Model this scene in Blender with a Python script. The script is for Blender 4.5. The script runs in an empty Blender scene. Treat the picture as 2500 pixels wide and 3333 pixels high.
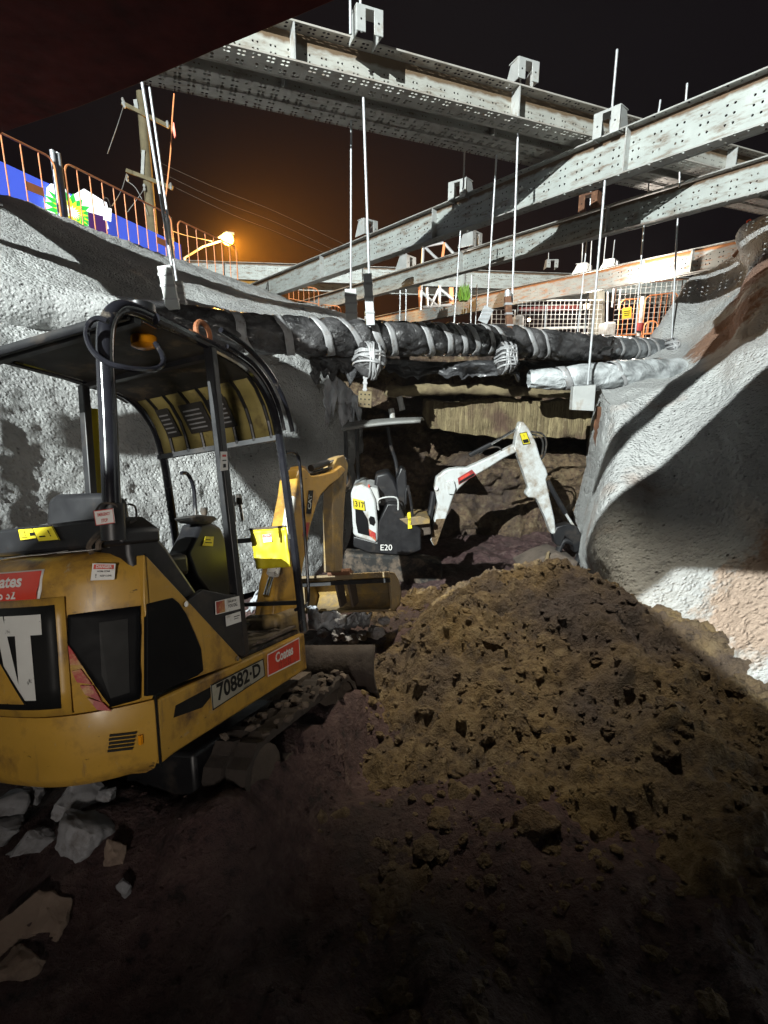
import bpy, bmesh, math, random
from mathutils import Vector as V, Matrix, noise
random.seed(7)
R=math.radians
SC=bpy.context.scene
# ------------------------------------------------------------------ camera
F=1640.; CX,CY=1250.,1666.5; HOR=1290.
TH=math.atan((CY-HOR)/F); CZ=2.0
cam_d=bpy.data.cameras.new('camera'); cam=bpy.data.objects.new('camera',cam_d); SC.collection.objects.link(cam)
cam.location=(0,0,CZ); cam.rotation_euler=(math.pi/2-TH,0,0)
cam_d.sensor_fit='VERTICAL'; cam_d.sensor_height=24; cam_d.sensor_width=18; cam_d.lens=24*F/3333
cam_d.clip_start=.05; cam_d.clip_end=400
SC.camera=cam
# ------------------------------------------------------------------ night sky
W=bpy.data.worlds.new('World'); SC.world=W; W.use_nodes=True
wn=W.node_tree; bg=wn.nodes['Background']
bg.inputs[0].default_value=(.0026,.0013,.0024,1); bg.inputs[1].default_value=1.0
# ------------------------------------------------------------------ tower flood light on the bank behind, and two added fill lights
def spot(name,loc,aim,power,col,size,angle=90,blend=.4):
    d=bpy.data.lights.new(name,'SPOT'); d.energy=power; d.color=col; d.shadow_soft_size=size
    d.spot_size=R(angle); d.spot_blend=blend
    o=bpy.data.objects.new(name,d); SC.collection.objects.link(o); o.location=loc
    o.rotation_euler=(V(aim)-V(loc)).to_track_quat('-Z','Y').to_euler(); return o
spot('flood_light',(-10.5,-14.5,12.5),(1,9,3),62000,(.93,1,.97),.06,80,.3)          # tower behind the photographer, left
spot('heap_fill',(.5,5.95,9.6),(.75,4.1,.2),4300,(1,.90,.70),.2,29,1.0)             # unseen fill light added over the pit to brighten the soil heap
spot('rear_fill',(.2,-6.0,3.1),(-.95,2.3,1.58),950,(1,.93,.84),.35,28,1.0)           # unseen fill light added behind the photographer to brighten the yellow excavator
SC.view_settings.view_transform='Standard'; SC.view_settings.look='None'
SC.view_settings.exposure=.2; SC.view_settings.gamma=1
SC.render.film_transparent=False
SC.cycles.use_denoising=True; SC.cycles.max_bounces=7; SC.cycles.transparent_max_bounces=24
SC.cycles.caustics_reflective=False; SC.cycles.caustics_refractive=False
SC.cycles.sample_clamp_indirect=6
# ------------------------------------------------------------------ pixel -> world helpers
C0=V((0,0,CZ)); FW=V((0,math.cos(TH),-math.sin(TH))); UP=V((0,math.sin(TH),math.cos(TH))); RT=V((1,0,0))
def ray(px,py): return RT*((px-CX)/F)-UP*((py-CY)/F)+FW
def AY(px,py,Y): r=ray(px,py); return C0+r*(Y/r.y)
def AZ(px,py,Z): r=ray(px,py); return C0+r*((Z-CZ)/r.z)
def on_plane(px,py,p0,n): r=ray(px,py); return C0+r*((p0-C0).dot(n)/r.dot(n))
# yellow excavator pose
EF=(RT*580+FW*1640).normalized(); EL=(RT*-4637-UP*464+FW*1640).normalized(); ER=-EL; EU=ER.cross(EF)
E0=C0+ray(504,2475)*1.95
def S(px,py,t=0):
    d=on_plane(px,py,E0+ER*t,ER)-E0; return (t,d.dot(EF),d.dot(EU))
def Sr(px,py,s):
    d=on_plane(px,py,E0+EF*s,EF)-E0; return (d.dot(ER),s,d.dot(EU))
# ------------------------------------------------------------------ object helpers
MX={}
def link(o,parent=None):
    SC.collection.objects.link(o)
    if parent: o.parent=parent; MX[o]=MX[parent].copy()
    else: MX[o]=o.matrix_basis.copy()
    return o
def tag(o,label,cat,group=None,kind=None):
    if label: o['label']=label
    if cat: o['category']=cat
    if group: o['group']=group
    if kind: o['kind']=kind
    return o
def thing(name,loc,label,cat,group=None,mat3=None):
    o=bpy.data.objects.new(name,None); o.empty_display_size=.1
    M=Matrix.Translation(V(loc))
    if mat3: M=M@mat3.to_4x4()
    o.matrix_basis=M; link(o); return tag(o,label,cat,group)
class MB:
    def __init__(s): s.v=[]; s.f=[]
    def add(s,vs,fs):
        n=len(s.v); s.v+=[V(p) for p in vs]; s.f+=[[i+n for i in f] for f in fs]; return s
    def box(s,c,size,M=None):
        x,y,z=[a/2 for a in size]; c=V(c)
        vs=[V((i*x,j*y,k*z)) for i in(-1,1) for j in(-1,1) for k in(-1,1)]
        if M: vs=[M@p for p in vs]
        return s.add([c+p for p in vs],[(0,1,3,2),(4,6,7,5),(0,4,5,1),(2,3,7,6),(0,2,6,4),(1,5,7,3)])
    def hexa(s,a,b):          # two quads
        return s.add(list(a)+list(b),[(3,2,1,0),(4,5,6,7),(0,1,5,4),(1,2,6,5),(2,3,7,6),(3,0,4,7)])
    def prism(s,poly,d):      # poly of 3D points, extruded by vector d
        n=len(poly); a=[V(p) for p in poly]; b=[p+V(d) for p in a]
        return s.add(a+b,[list(range(n))[::-1],[n+i for i in range(n)]]+[(i,(i+1)%n,n+(i+1)%n,n+i) for i in range(n)])
    def tube(s,path,r,n=8,closed=False,cap=True,flat=1.0):
        P=[V(p) for p in path]; m=len(P); rings=[]; up=None
        for i,p in enumerate(P):
            if closed: d=(P[(i+1)%m]-P[i-1]).normalized()
            else: d=(P[min(i+1,m-1)]-P[max(i-1,0)]).normalized()
            if up is None:
                up=V((0,0,1)) if abs(d.z)<.9 else V((0,1,0))
            a=(up-d*up.dot(d)).normalized(); b=d.cross(a); up=a
            rr=r[i] if isinstance(r,(list,tuple)) else r
            rings.append([p+a*(rr*math.cos(2*math.pi*k/n))+b*(rr*flat*math.sin(2*math.pi*k/n)) for k in range(n)])
        vs=[q for g in rings for q in g]; fs=[]
        for i in range(m if closed else m-1):
            j=(i+1)%m
            for k in range(n): fs.append((i*n+k,i*n+(k+1)%n,j*n+(k+1)%n,j*n+k))
        if cap and not closed: fs+=[list(range(n))[::-1],[(m-1)*n+k for k in range(n)]]
        return s.add(vs,fs)
    def cyl(s,a,b,r,n=10): return s.tube([a,b],r,n)
    def bar(s,a,b,w,h,up=(0,0,1)):   # rectangular bar between points
        a=V(a);b=V(b);d=(b-a).normalized(); u=V(up); u=(u-d*u.dot(d)).normalized(); r=d.cross(u)
        q=[r*(i*w/2)+u*(j*h/2) for i,j in((-1,-1),(1,-1),(1,1),(-1,1))]
        return s.hexa([a+x for x in q],[b+x for x in q])
    def grid(s,pts):          # pts[i][j]
        n=len(pts);m=len(pts[0]); 
        return s.add([p for r_ in pts for p in r_],[(i*m+j,i*m+j+1,(i+1)*m+j+1,(i+1)*m+j) for i in range(n-1) for j in range(m-1)])
    def build(s,name,mat,parent=None,smooth=False,bevel=0,world=False,fix=True,solid=0,auto=35):
        me=bpy.data.meshes.new(name)
        vs=s.v
        if world and parent: I=MX[parent].inverted(); vs=[I@p for p in vs]
        me.from_pydata([tuple(p) for p in vs],[],s.f); me.update()
        if fix:
            bm=bmesh.new(); bm.from_mesh(me); bmesh.ops.recalc_face_normals(bm,faces=bm.faces[:]); bm.to_mesh(me); bm.free()
        me.materials.append(mat)
        o=bpy.data.objects.new(name,me); link(o,parent)
        if solid: m=o.modifiers.new('s','SOLIDIFY'); m.thickness=solid; m.offset=0
        if bevel:
            m=o.modifiers.new('b','BEVEL'); m.width=bevel; m.segments=2; m.limit_method='ANGLE'; m.angle_limit=R(40)
        if smooth or bevel:
            for p in me.polygons: p.use_smooth=True
            try: me.set_sharp_from_angle(angle=R(auto if not bevel else 50))
            except Exception: pass
        return o
def copy_tree(o,parent=None,M=None):
    c=o.copy(); SC.collection.objects.link(c); c.parent=parent; MX[c]=MX[parent].copy() if parent else None
    for ch in [x for x in o.children]: copy_tree2(ch,c)
    if M is not None: c.matrix_basis=M; MX[c]=M
    return c
def copy_tree2(o,parent):
    c=o.copy(); SC.collection.objects.link(c); c.parent=parent
    for ch in list(o.children): copy_tree2(ch,c)
def arc(c,r,a0,a1,n,f):
    return [f(c[0]+r*math.cos(R(a0+(a1-a0)*i/n)),c[1]+r*math.sin(R(a0+(a1-a0)*i/n))) for i in range(n+1)]
def cat(P,n=8,closed=False):   # catmull-rom through points
    P=[V(p) for p in P]; out=[]; m=len(P)
    for i in range(m-1):
        p0=P[max(i-1,0)];p1=P[i];p2=P[i+1];p3=P[min(i+2,m-1)]
        for k in range(n):
            t=k/n; out.append(.5*((2*p1)+(p2-p0)*t+(2*p0-5*p1+4*p2-p3)*t*t+(3*p1-p0-3*p2+p3)*t**3))
    out.append(P[-1]); return out
def surf(ctrl,nu,nv):          # smooth patch through a control net ctrl[row][col]
    rows=[cat(r,nu) for r in ctrl]; cols=[cat([rows[i][j] for i in range(len(rows))],nv) for j in range(len(rows[0]))]
    return [[cols[j][i] for j in range(len(cols))] for i in range(len(cols[0]))]
def fbm(p,o=4): return noise.fractal(p,1.0,2.0,o)
def rough_up(pts,amp,scale,oct=4,amp2=0,scale2=10,seed=0,taper=0):
    n=len(pts);m=len(pts[0]); out=[]
    for i in range(n):
        r=[]
        for j in range(m):
            a=pts[min(i+1,n-1)][j]-pts[max(i-1,0)][j]; b=pts[i][min(j+1,m-1)]-pts[i][max(j-1,0)]
            nn=a.cross(b); nn=nn.normalized() if nn.length>1e-9 else V((0,0,1))
            p=pts[i][j]+V((seed,seed*.7,0)); d=amp*fbm(p*scale,oct)
            if amp2: d+=amp2*fbm(p*scale2,2)
            if taper: d*=min(1,i/taper)
            r.append(pts[i][j]+nn*d)
        out.append(r)
    return out
# ------------------------------------------------------------------ materials
class N:
    def __init__(s,name):
        s.m=bpy.data.materials.new(name); s.m.use_nodes=True; s.t=s.m.node_tree; s.n=s.t.nodes; s.p=s.n['Principled BSDF']
        s.co=s.n.new('ShaderNodeTexCoord').outputs['Object']
    def l(s,a,b): s.t.links.new(a,b)
    def noise(s,scale,detail=4,rough=.55,vec=None,dist=0):
        x=s.n.new('ShaderNodeTexNoise'); x.inputs['Scale'].default_value=scale; x.inputs['Detail'].default_value=detail
        x.inputs['Roughness'].default_value=rough; x.inputs['Distortion'].default_value=dist; s.l(vec or s.co,x.inputs['Vector']); return x.outputs['Fac']
    def voro(s,scale,vec=None,feat='F1'):
        x=s.n.new('ShaderNodeTexVoronoi'); x.inputs['Scale'].default_value=scale; x.feature=feat; s.l(vec or s.co,x.inputs['Vector']); return x.outputs['Distance']
    def stretch(s,sx,sy,sz):
        x=s.n.new('ShaderNodeMapping'); x.inputs['Scale'].default_value=(sx,sy,sz); s.l(s.co,x.inputs['Vector']); return x.outputs['Vector']
    def ramp(s,f,a,b):
        x=s.n.new('ShaderNodeMapRange'); x.inputs[1].default_value=a; x.inputs[2].default_value=b; s.l(f,x.inputs[0]); return x.outputs[0]
    def math(s,op,a,b=None,c=None):
        x=s.n.new('ShaderNodeMath'); x.operation=op
        for i,q in enumerate((a,b,c)):
            if q is None: continue
            if isinstance(q,(int,float)): x.inputs[i].default_value=q
            else: s.l(q,x.inputs[i])
        return x.outputs[0]
    def mix(s,f,a,b):
        x=s.n.new('ShaderNodeMix'); x.data_type='RGBA'
        if isinstance(f,(int,float)): x.inputs[0].default_value=f
        else: s.l(f,x.inputs[0])
        for i,q in((6,a),(7,b)):
            if isinstance(q,tuple): x.inputs[i].default_value=(*q[:3],1)
            else: s.l(q,x.inputs[i])
        return x.outputs[2]
    def col(s,c):
        if isinstance(c,tuple): s.p.inputs['Base Color'].default_value=(*c[:3],1)
        else: s.l(c,s.p.inputs['Base Color'])
    def rough(s,r):
        if isinstance(r,(int,float)): s.p.inputs['Roughness'].default_value=r
        else: s.l(r,s.p.inputs['Roughness'])
    def bump(s,h,strength=.5,dist=.02):
        x=s.n.new('ShaderNodeBump'); x.inputs['Strength'].default_value=strength; x.inputs['Distance'].default_value=dist
        s.l(h,x.inputs['Height']); s.l(x.outputs[0],s.p.inputs['Normal'])
    def metal(s,v): s.p.inputs['Metallic'].default_value=v
def paint(name,c,rough=.5,metal=0,var=.25,dirt=None,dsc=6,damt=(.55,.7),bump=0,bsc=60,scr=0,spots=0,spec=None):
    k=N(name); f=k.ramp(k.noise(4,5),.3,.7); d=tuple(x*(1-var) for x in c)
    o=k.mix(f,d,c)
    if dirt: o=k.mix(k.ramp(k.noise(dsc,6,.65),*damt),o,dirt)
    if scr:
        sc=k.ramp(k.noise(3,8,.75,k.stretch(9,1.5,4)),.62,.66); o=k.mix(k.math('MULTIPLY',sc,scr),o,(.30,.28,.25))
    if spots:
        o=k.mix(k.math('MULTIPLY',k.ramp(k.noise(11,5,.7,k.stretch(1,1,2.5)),.66,.70),spots),o,(.018,.014,.012))
        o=k.mix(k.math('MULTIPLY',k.ramp(k.noise(5,6,.75,k.stretch(3,3,.5)),.58,.70),spots*.7),o,(.16,.10,.055))
    if spec is not None: k.p.inputs['Specular IOR Level'].default_value=spec
    k.col(o); r=k.ramp(k.noise(9,4),.2,.8); k.rough(k.math('MULTIPLY_ADD',r,.25,max(rough-.12,.05))); k.metal(metal)
    if bump: k.bump(k.noise(bsc,3),bump,.01)
    return k.m
def streaked(name):
    k=N(name); v=k.ramp(k.noise(3,6,.7,k.stretch(5,2,.35)),.42,.62); g=k.noise(9,6,.7)
    o=k.mix(v,(.24,.19,.10),(.13,.095,.05)); o=k.mix(k.ramp(g,.6,.72),o,(.34,.29,.18)); o=k.mix(k.ramp(k.noise(1.3,4),.5,.62),o,(.10,.06,.04))
    k.col(o); k.rough(.9); k.bump(k.math('ADD',g,v),.8,.03); return k.m
def emit(name,c,st):
    k=N(name); k.col(c); k.p.inputs['Emission Color'].default_value=(*c,1); k.p.inputs['Emission Strength'].default_value=st; return k.m
def shotcrete():
    k=N('shotcrete'); big=k.noise(.9,5,.6); fine=k.noise(16,6,.7); pit=k.voro(23); pit2=k.voro(9)
    o=k.mix(k.ramp(big,.3,.75),(.36,.36,.36),(.55,.56,.55))
    pm=k.math('MULTIPLY',k.ramp(pit2,.17,.05),k.ramp(k.noise(5,3),.5,.6)); o=k.mix(pm,o,(.10,.09,.085))
    o=k.mix(k.ramp(k.noise(.55,4,.6),.62,.72),o,(.34,.25,.20))
    sepc=k.n.new('ShaderNodeVectorMath'); 
    for (c,rad,colr) in(((2.80,3.30,.62),.62,(.40,.30,.235)),((2.42,4.45,.80),.13,(.40,.19,.09)),((3.05,3.6,1.05),.35,(.36,.24,.17)),((5.6,8.6,3.0),.8,(.26,.15,.10)),((6.6,9.3,3.9),.7,(.24,.14,.10))):
        dn=k.n.new('ShaderNodeVectorMath'); dn.operation='DISTANCE'; k.l(k.co,dn.inputs[0]); dn.inputs[1].default_value=c
        ff=k.math('ADD',dn.outputs['Value'],k.math('MULTIPLY_ADD',k.noise(6,5,.7),rad*1.2,-rad*.6)); o=k.mix(k.ramp(ff,rad,rad*.75),o,colr)
    k.col(o); k.rough(.92)
    h=k.math('ADD',k.math('MULTIPLY',fine,1.0),k.math('MULTIPLY',k.ramp(pit,0,.5),.5)); h=k.math('SUBTRACT',h,k.math('MULTIPLY',pm,1.2))
    h=k.math('ADD',h,k.math('MULTIPLY',k.noise(6,4,.6),.5)); k.bump(h,1.0,.045); return k.m
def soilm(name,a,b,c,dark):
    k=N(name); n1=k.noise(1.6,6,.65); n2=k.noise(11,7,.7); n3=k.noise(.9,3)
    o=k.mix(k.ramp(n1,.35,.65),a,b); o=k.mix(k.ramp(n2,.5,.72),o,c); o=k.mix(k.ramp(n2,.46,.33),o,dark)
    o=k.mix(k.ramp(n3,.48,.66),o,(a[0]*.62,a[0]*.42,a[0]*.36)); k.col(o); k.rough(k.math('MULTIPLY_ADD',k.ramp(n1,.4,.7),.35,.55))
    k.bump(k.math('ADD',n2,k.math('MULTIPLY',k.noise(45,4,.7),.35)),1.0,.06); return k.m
def holes(k,u,v,pu,rows,r,groups=(0,)):
    # holes along u with pitch pu at offsets `groups`, one line of them at every v in rows -> 1 inside a hole
    tot=None
    for g in groups:
        fu=k.math('ABSOLUTE',k.math('SUBTRACT',k.math('PINGPONG',k.math('ADD',u,g+100*pu),pu/2),0.0))
        for q in rows:
            dv=k.math('SUBTRACT',v,q); d=k.math('SQRT',k.math('ADD',k.math('MULTIPLY',fu,fu),k.math('MULTIPLY',dv,dv)))
            h=k.math('LESS_THAN',d,r); tot=h if tot is None else k.math('MAXIMUM',tot,h)
    return tot
def steel(name,c,rust,ramt,axis,pu,rows,r,groups,rows2=None,pu2=.3,r2=.02,edge=-.09):
    k=N(name); sep=k.n.new('ShaderNodeSeparateXYZ'); k.l(k.co,sep.inputs[0]); u=sep.outputs[0]; v=sep.outputs[axis]
    st=k.noise(5,6,.7,k.stretch(.5,1,2.2)); o=k.mix(k.ramp(k.noise(2.2,5),.3,.7),tuple(x*.78 for x in c),c)
    o=k.mix(k.math('MULTIPLY',k.ramp(st,.5,.68),ramt),o,rust); 
    if axis==2:   # partly rust, partly the upper flange's shade, painted as a brown band
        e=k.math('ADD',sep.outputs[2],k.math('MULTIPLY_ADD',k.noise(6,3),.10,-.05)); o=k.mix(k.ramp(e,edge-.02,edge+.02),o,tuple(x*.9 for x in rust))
    k.col(o)
    k.rough(k.math('MULTIPLY_ADD',k.noise(7,4),.3,.38)); k.metal(.25); k.bump(k.noise(30,4),.25,.004)
    h=holes(k,u,v,pu,rows,r,groups)
    if axis==1: h=k.math('MULTIPLY',h,k.math('GREATER_THAN',k.noise(4.5,2),.41))
    if rows2: h=k.math('MAXIMUM',h,holes(k,u,v,pu2,rows2,r2))
    tr=k.n.new('ShaderNodeBsdfTransparent'); mx=k.n.new('ShaderNodeMixShader'); out=k.n['Material Output']
    k.l(h,mx.inputs[0]); k.l(k.p.outputs[0],mx.inputs[1]); k.l(tr.outputs[0],mx.inputs[2]); k.l(mx.outputs[0],out.inputs[0]); return k.m
def wrapm(name,c,rough=.2):
    k=N(name); w=k.noise(6,5,.6,k.stretch(1,1,1),1.8); k.col(k.mix(k.ramp(k.noise(2.5,5),.42,.66),c,tuple(min(1,x*3+.03) for x in c)))
    k.rough(k.math('MULTIPLY_ADD',k.noise(6,4),.35,rough)); k.bump(k.math('ADD',w,k.math('MULTIPLY',k.noise(16,2,.5,None,1.5),.25)),.75,.05); k.p.inputs['Coat Weight'].default_value=.5; k.p.inputs['Coat Roughness'].default_value=.2; return k.m
YEL=(.50,.285,.045)
M=dict(
 shot=shotcrete(),
 soil=soilm('brown_soil',(.085,.055,.030),(.175,.115,.044),(.25,.185,.095),(.040,.025,.016)),
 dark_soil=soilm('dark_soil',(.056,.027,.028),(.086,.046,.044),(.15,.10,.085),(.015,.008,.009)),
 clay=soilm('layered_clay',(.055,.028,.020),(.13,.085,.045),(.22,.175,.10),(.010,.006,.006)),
 rock=paint('grey_rock',(.36,.36,.38),.85,var=.5,dirt=(.10,.085,.075),dsc=5,bump=.8,bsc=14),
 pale_rock=paint('pale_rock',(.30,.22,.17),.9,var=.45,dirt=(.10,.07,.06),dsc=7,bump=1,bsc=18),
 yellow=paint('yellow_paint',YEL,.38,var=.22,dirt=(.085,.045,.025),dsc=4.0,damt=(.50,.70),scr=.5,spots=.9),
 yellow_dirty=paint('muddy_yellow_paint',(.40,.26,.07),.6,var=.4,dirt=(.17,.125,.07),dsc=5,damt=(.33,.52),bump=.5),
 black=paint('black_paint',(.012,.012,.014),.42,var=.4,dirt=(.045,.036,.03),dsc=5,damt=(.55,.75)),
 gloss=paint('glossy_black_tube',(.014,.014,.018),.14,var=.3,dirt=(.10,.085,.07),dsc=9,damt=(.62,.72)),
 grill=paint('black_grille',(.006,.006,.007),.6,var=.4,dirt=(.05,.04,.03),dsc=6,damt=(.62,.75),spec=.12),
 wire=paint('grey_cable',(.16,.13,.10),.6),
 rubber=paint('rubber',(.018,.017,.016),.8,var=.4,dirt=(.10,.075,.055),dsc=7,damt=(.45,.6),bump=.4),
 clod=soilm('clod_soil',(.12,.07,.03),(.17,.11,.05),(.22,.16,.09),(.03,.018,.012)),
 mud=paint('dried_mud',(.13,.10,.078),.95,var=.5,dirt=(.05,.035,.028),dsc=9,bump=.9,bsc=22),
 trackmud=paint('muddy_steel_track',(.055,.042,.035),.85,var=.5,dirt=(.025,.018,.016),dsc=6,bump=.8,bsc=20),
 whitep=paint('white_paint',(.52,.54,.54),.35,var=.15,dirt=(.20,.15,.10),dsc=4,damt=(.47,.68),spots=.5),
 sticker=paint('white_sticker',(.72,.71,.68),.45,var=.12,dirt=(.35,.31,.26),dsc=9,damt=(.6,.72)),
 red=paint('red_sticker',(.62,.055,.03),.4,var=.2,dirt=(.25,.06,.04),dsc=9),
 redstripe=paint('faded_red_stripe',(.42,.035,.03),.5,var=.4,dirt=(.45,.25,.10),dsc=9,damt=(.5,.6)),
 ink=paint('black_ink',(.012,.012,.012),.5,var=.2,spec=.15),
 inkred=paint('red_ink',(.55,.05,.04),.5,var=.2),
 yl=paint('yellow_label',(.72,.60,.03),.4,var=.15,dirt=(.4,.3,.08),dsc=9),
 ylb=paint('bright_yellow_sign',(.58,.48,.02),.4,var=.08,dirt=(.55,.42,.05),dsc=3,damt=(.62,.8)),
 plate=paint('number_plate',(.36,.34,.27),.5,var=.3,dirt=(.15,.12,.09),dsc=8),
 amber=paint('amber_lens',(.80,.30,.01),.15,var=.1),
 rustring=paint('rusty_ring',(.36,.13,.05),.7,var=.4,dirt=(.45,.22,.12),dsc=12,bump=.6),
 rustst=paint('rusty_steel',(.19,.085,.045),.8,var=.5,dirt=(.30,.15,.08),dsc=8,bump=.5),
 chrome=paint('chrome_rod',(.6,.6,.6),.2,metal=1,var=.2),
 galv=paint('galvanised_rod',(.52,.54,.56),.4,metal=.35,var=.25,dirt=(.25,.19,.14),dsc=3,damt=(.6,.75)),
 gplate=paint('galvanised_plate',(.50,.51,.50),.5,metal=.15,var=.25,dirt=(.28,.22,.16),dsc=5,damt=(.55,.75)),
 orange=paint('orange_paint',(.85,.31,.12),.5,var=.15,dirt=(.6,.35,.2),dsc=6),
 hotorange=paint('hi_vis_orange',(.9,.10,.03),.5,var=.1),
 wood=paint('weathered_pole',(.24,.20,.12),.9,var=.4,bump=.6,bsc=20),
 casing=streaked('streaked_concrete'),
 conc=paint('pale_concrete',(.30,.28,.23),.9,var=.4,dirt=(.12,.10,.07),dsc=3,bump=.6,bsc=20),
 oldconc=paint('stained_old_concrete',(.24,.19,.105),.92,var=.45,dirt=(.085,.06,.035),dsc=2.6,damt=(.45,.65),bump=.9,bsc=14),
 wrap=wrapm('black_plastic_wrap',(.022,.021,.022),.14),
 wrapl=wrapm('pale_plastic_wrap',(.20,.21,.215),.35),
 wrapg=wrapm('grey_plastic_wrap',(.08,.085,.09),.34),
 tape=paint('silver_tape',(.42,.42,.43),.38,metal=.1,var=.3,dirt=(.2,.17,.15),dsc=9,bump=.5,bsc=30),
 cloth=paint('pale_geotextile',(.45,.47,.50),.9,var=.35,dirt=(.14,.11,.09),dsc=6,bump=.8,bsc=25),
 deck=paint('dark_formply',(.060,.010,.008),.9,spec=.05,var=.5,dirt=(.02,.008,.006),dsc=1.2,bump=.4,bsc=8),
 blue=emit('backlit_blue_fascia',(.07,.13,.75),.62),
 signw=emit('backlit_white_panel',(.95,.97,1),1.3),
 signg=emit('backlit_green',(.05,.60,.08),.9),
 signy=emit('backlit_yellow',(.95,.85,.05),1.0),
 signp=emit('backlit_purple',(.09,.03,.16),.5),
 lampm=emit('sodium_lamp_glass',(1,.52,.08),14),
 bulb=emit('site_lamp',(1,.8,.5),6),
 leaf=paint('green_leaves',(.10,.22,.02),.6,var=.3),
 asphalt=paint('asphalt',(.05,.05,.05),.9,var=.3,bump=.5),
 redp=paint('dark_red_paint',(.30,.03,.03),.5,var=.3),
 canopyg=paint('dusty_grey_canopy',(.20,.20,.19),.6,var=.3,dirt=(.08,.07,.06),dsc=4),
 tarp=wrapm('black_tarpaulin',(.018,.018,.02),.35),
 canin=paint('grimy_roof_lining',(.05,.045,.04),.6,var=.5,dirt=(.15,.11,.07),dsc=6),
 poly=paint('yellowed_roof_window',(.42,.34,.12),.4,var=.4,dirt=(.15,.11,.05),dsc=6),
)
WEB=[-.20,-.33,-.46]
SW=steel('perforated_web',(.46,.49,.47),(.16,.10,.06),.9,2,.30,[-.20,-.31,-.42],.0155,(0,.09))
SF=steel('perforated_flange',(.42,.42,.40),(.16,.115,.08),.7,1,.15,[-.055,.055],.0155,(0,),[-.092,.092],.45,.024)
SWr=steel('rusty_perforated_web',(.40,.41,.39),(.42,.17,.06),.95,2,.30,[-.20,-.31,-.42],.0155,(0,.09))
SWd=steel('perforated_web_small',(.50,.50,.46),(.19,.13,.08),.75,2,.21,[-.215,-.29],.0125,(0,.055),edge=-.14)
SFd=steel('perforated_flange_small',(.50,.47,.43),(.20,.14,.095),.6,1,.17,[-.05,.06,.12,-.12],.021,(0,.055))
# ------------------------------------------------------------------ lettering
def text(s,size,fn,mat,name,parent,bold=0.0,align='CENTER',depth=0):
    c=bpy.data.curves.new(name,'FONT'); c.body=s; c.size=size; c.align_x=align; c.align_y='CENTER'; c.offset=bold; c.resolution_u=3
    o=bpy.data.objects.new('tmp_text',c); SC.collection.objects.link(o)
    dg=bpy.context.evaluated_depsgraph_get(); me=bpy.data.meshes.new_from_object(o.evaluated_get(dg))
    bpy.data.objects.remove(o); 
    for v in me.vertices: v.co=fn(v.co.x,v.co.y)
    me.name=name; me.materials.clear(); me.materials.append(mat)
    ob=bpy.data.objects.new(name,me); link(ob,parent); return ob
def quadmap(q,off):            # q: BL,BR,TR,TL ; returns f(u,v in 0..1)
    q=[V(p) for p in q]; n=(q[1]-q[0]).cross(q[3]-q[0]).normalized()
    def f(u,v,o=off): return (q[0]*(1-u)+q[1]*u)*(1-v)+(q[3]*(1-u)+q[2]*u)*v+n*o
    return f
def label(parent,name,q,mat,lines=(),thick=.002,border=None,off=.001):
    """a thin sign or sticker on quad q with lines (text,u,v,height fraction,material,width scale)"""
    f=quadmap(q,off); b=MB(); b.hexa([f(0,0,off),f(1,0,off),f(1,1,off),f(0,1,off)],[f(0,0,off+thick),f(1,0,off+thick),f(1,1,off+thick),f(0,1,off+thick)])
    o=b.build(name,mat,parent)
    w=(V(q[1])-V(q[0])).length; h=(V(q[3])-V(q[0])).length
    if border:
        bb=MB(); e=.05
        for a,b_ in(((0,0),(1,e)),((0,1-e),(1,1)),((0,e),(e*h/w,1-e)),((1-e*h/w,e),(1,1-e))):
            g=off+thick+.0008; bb.add([f(a[0],a[1],g),f(b_[0],a[1],g),f(b_[0],b_[1],g),f(a[0],b_[1],g)],[(0,1,2,3)])
        bb.build('border',border,o)
    for ln in lines:
        s,u,v,hh,m=ln[:5]; sx=ln[5] if len(ln)>5 else 1; bo=ln[6] if len(ln)>6 else .02
        if s.startswith('#'):      # a colour block: '#', u0,v0 -> width hh, height sx
            g=off+thick+.0006; bb=MB().add([f(u,v,g),f(u+hh,v,g),f(u+hh,v+sx,g),f(u,v+sx,g)],[(0,1,2,3)]); bb.build('printed_block',m,o); continue
        text(s,1.0,lambda x,y:f(u+x*sx*hh*h/w,v+y*hh,off+thick+.0012),m,'lettering',o,bold=bo)
    return o
# ================================================================== SETTING
def sm(a,b,x):
    t=min(1,max(0,(x-a)/(b-a))); return t*t*(3-2*t)
def ground_z(x,y):
    z=-.02+.10*sm(3,0,y)
    z+= -.62*sm(4.9,6.4,y)
    z-= .10*math.exp(-((x+.15)/.45)**2)*sm(.4,1.6,y)        # wheel trough beside the machine
    z-= .14*sm(.2,-1.2,x)*sm(2.2,3.4,y)
    # ground packed up under the yellow machine
    zp=E0.z+(-.31-EU.x*(x-E0.x)-EU.y*(y-E0.y))/EU.z; q=V((x,y,zp))-E0; t=q.dot(ER); s_=q.dot(EF)
    w=sm(.42,.13,t)*sm(-1.75,-1.3,t)*sm(-.35,.25,s_)*sm(2.1,1.5,s_)
    return z+(zp-z)*w
def ground_pt(x,y):
    p=V((x,y,0)); n=.10*fbm(p*1.3,4)+.075*noise.turbulence(p*2.7+V((9,3,0)),5,True)*(1 if y<6 else .8)+.02*fbm(p*13,3)+.025*math.sin(x*9+2.5*fbm(p*.8,2)+y*4)*sm(3.2,1.2,y)
    return V((x,y,ground_z(x,y)+n))
nx,ny=240,300
MB().grid([[ground_pt(-4.6+9.6*i/nx,-4+14.6*j/ny) for j in range(ny+1)] for i in range(nx+1)]).build('ground',M['dark_soil'],smooth=True,auto=80)['kind']='structure'
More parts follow.
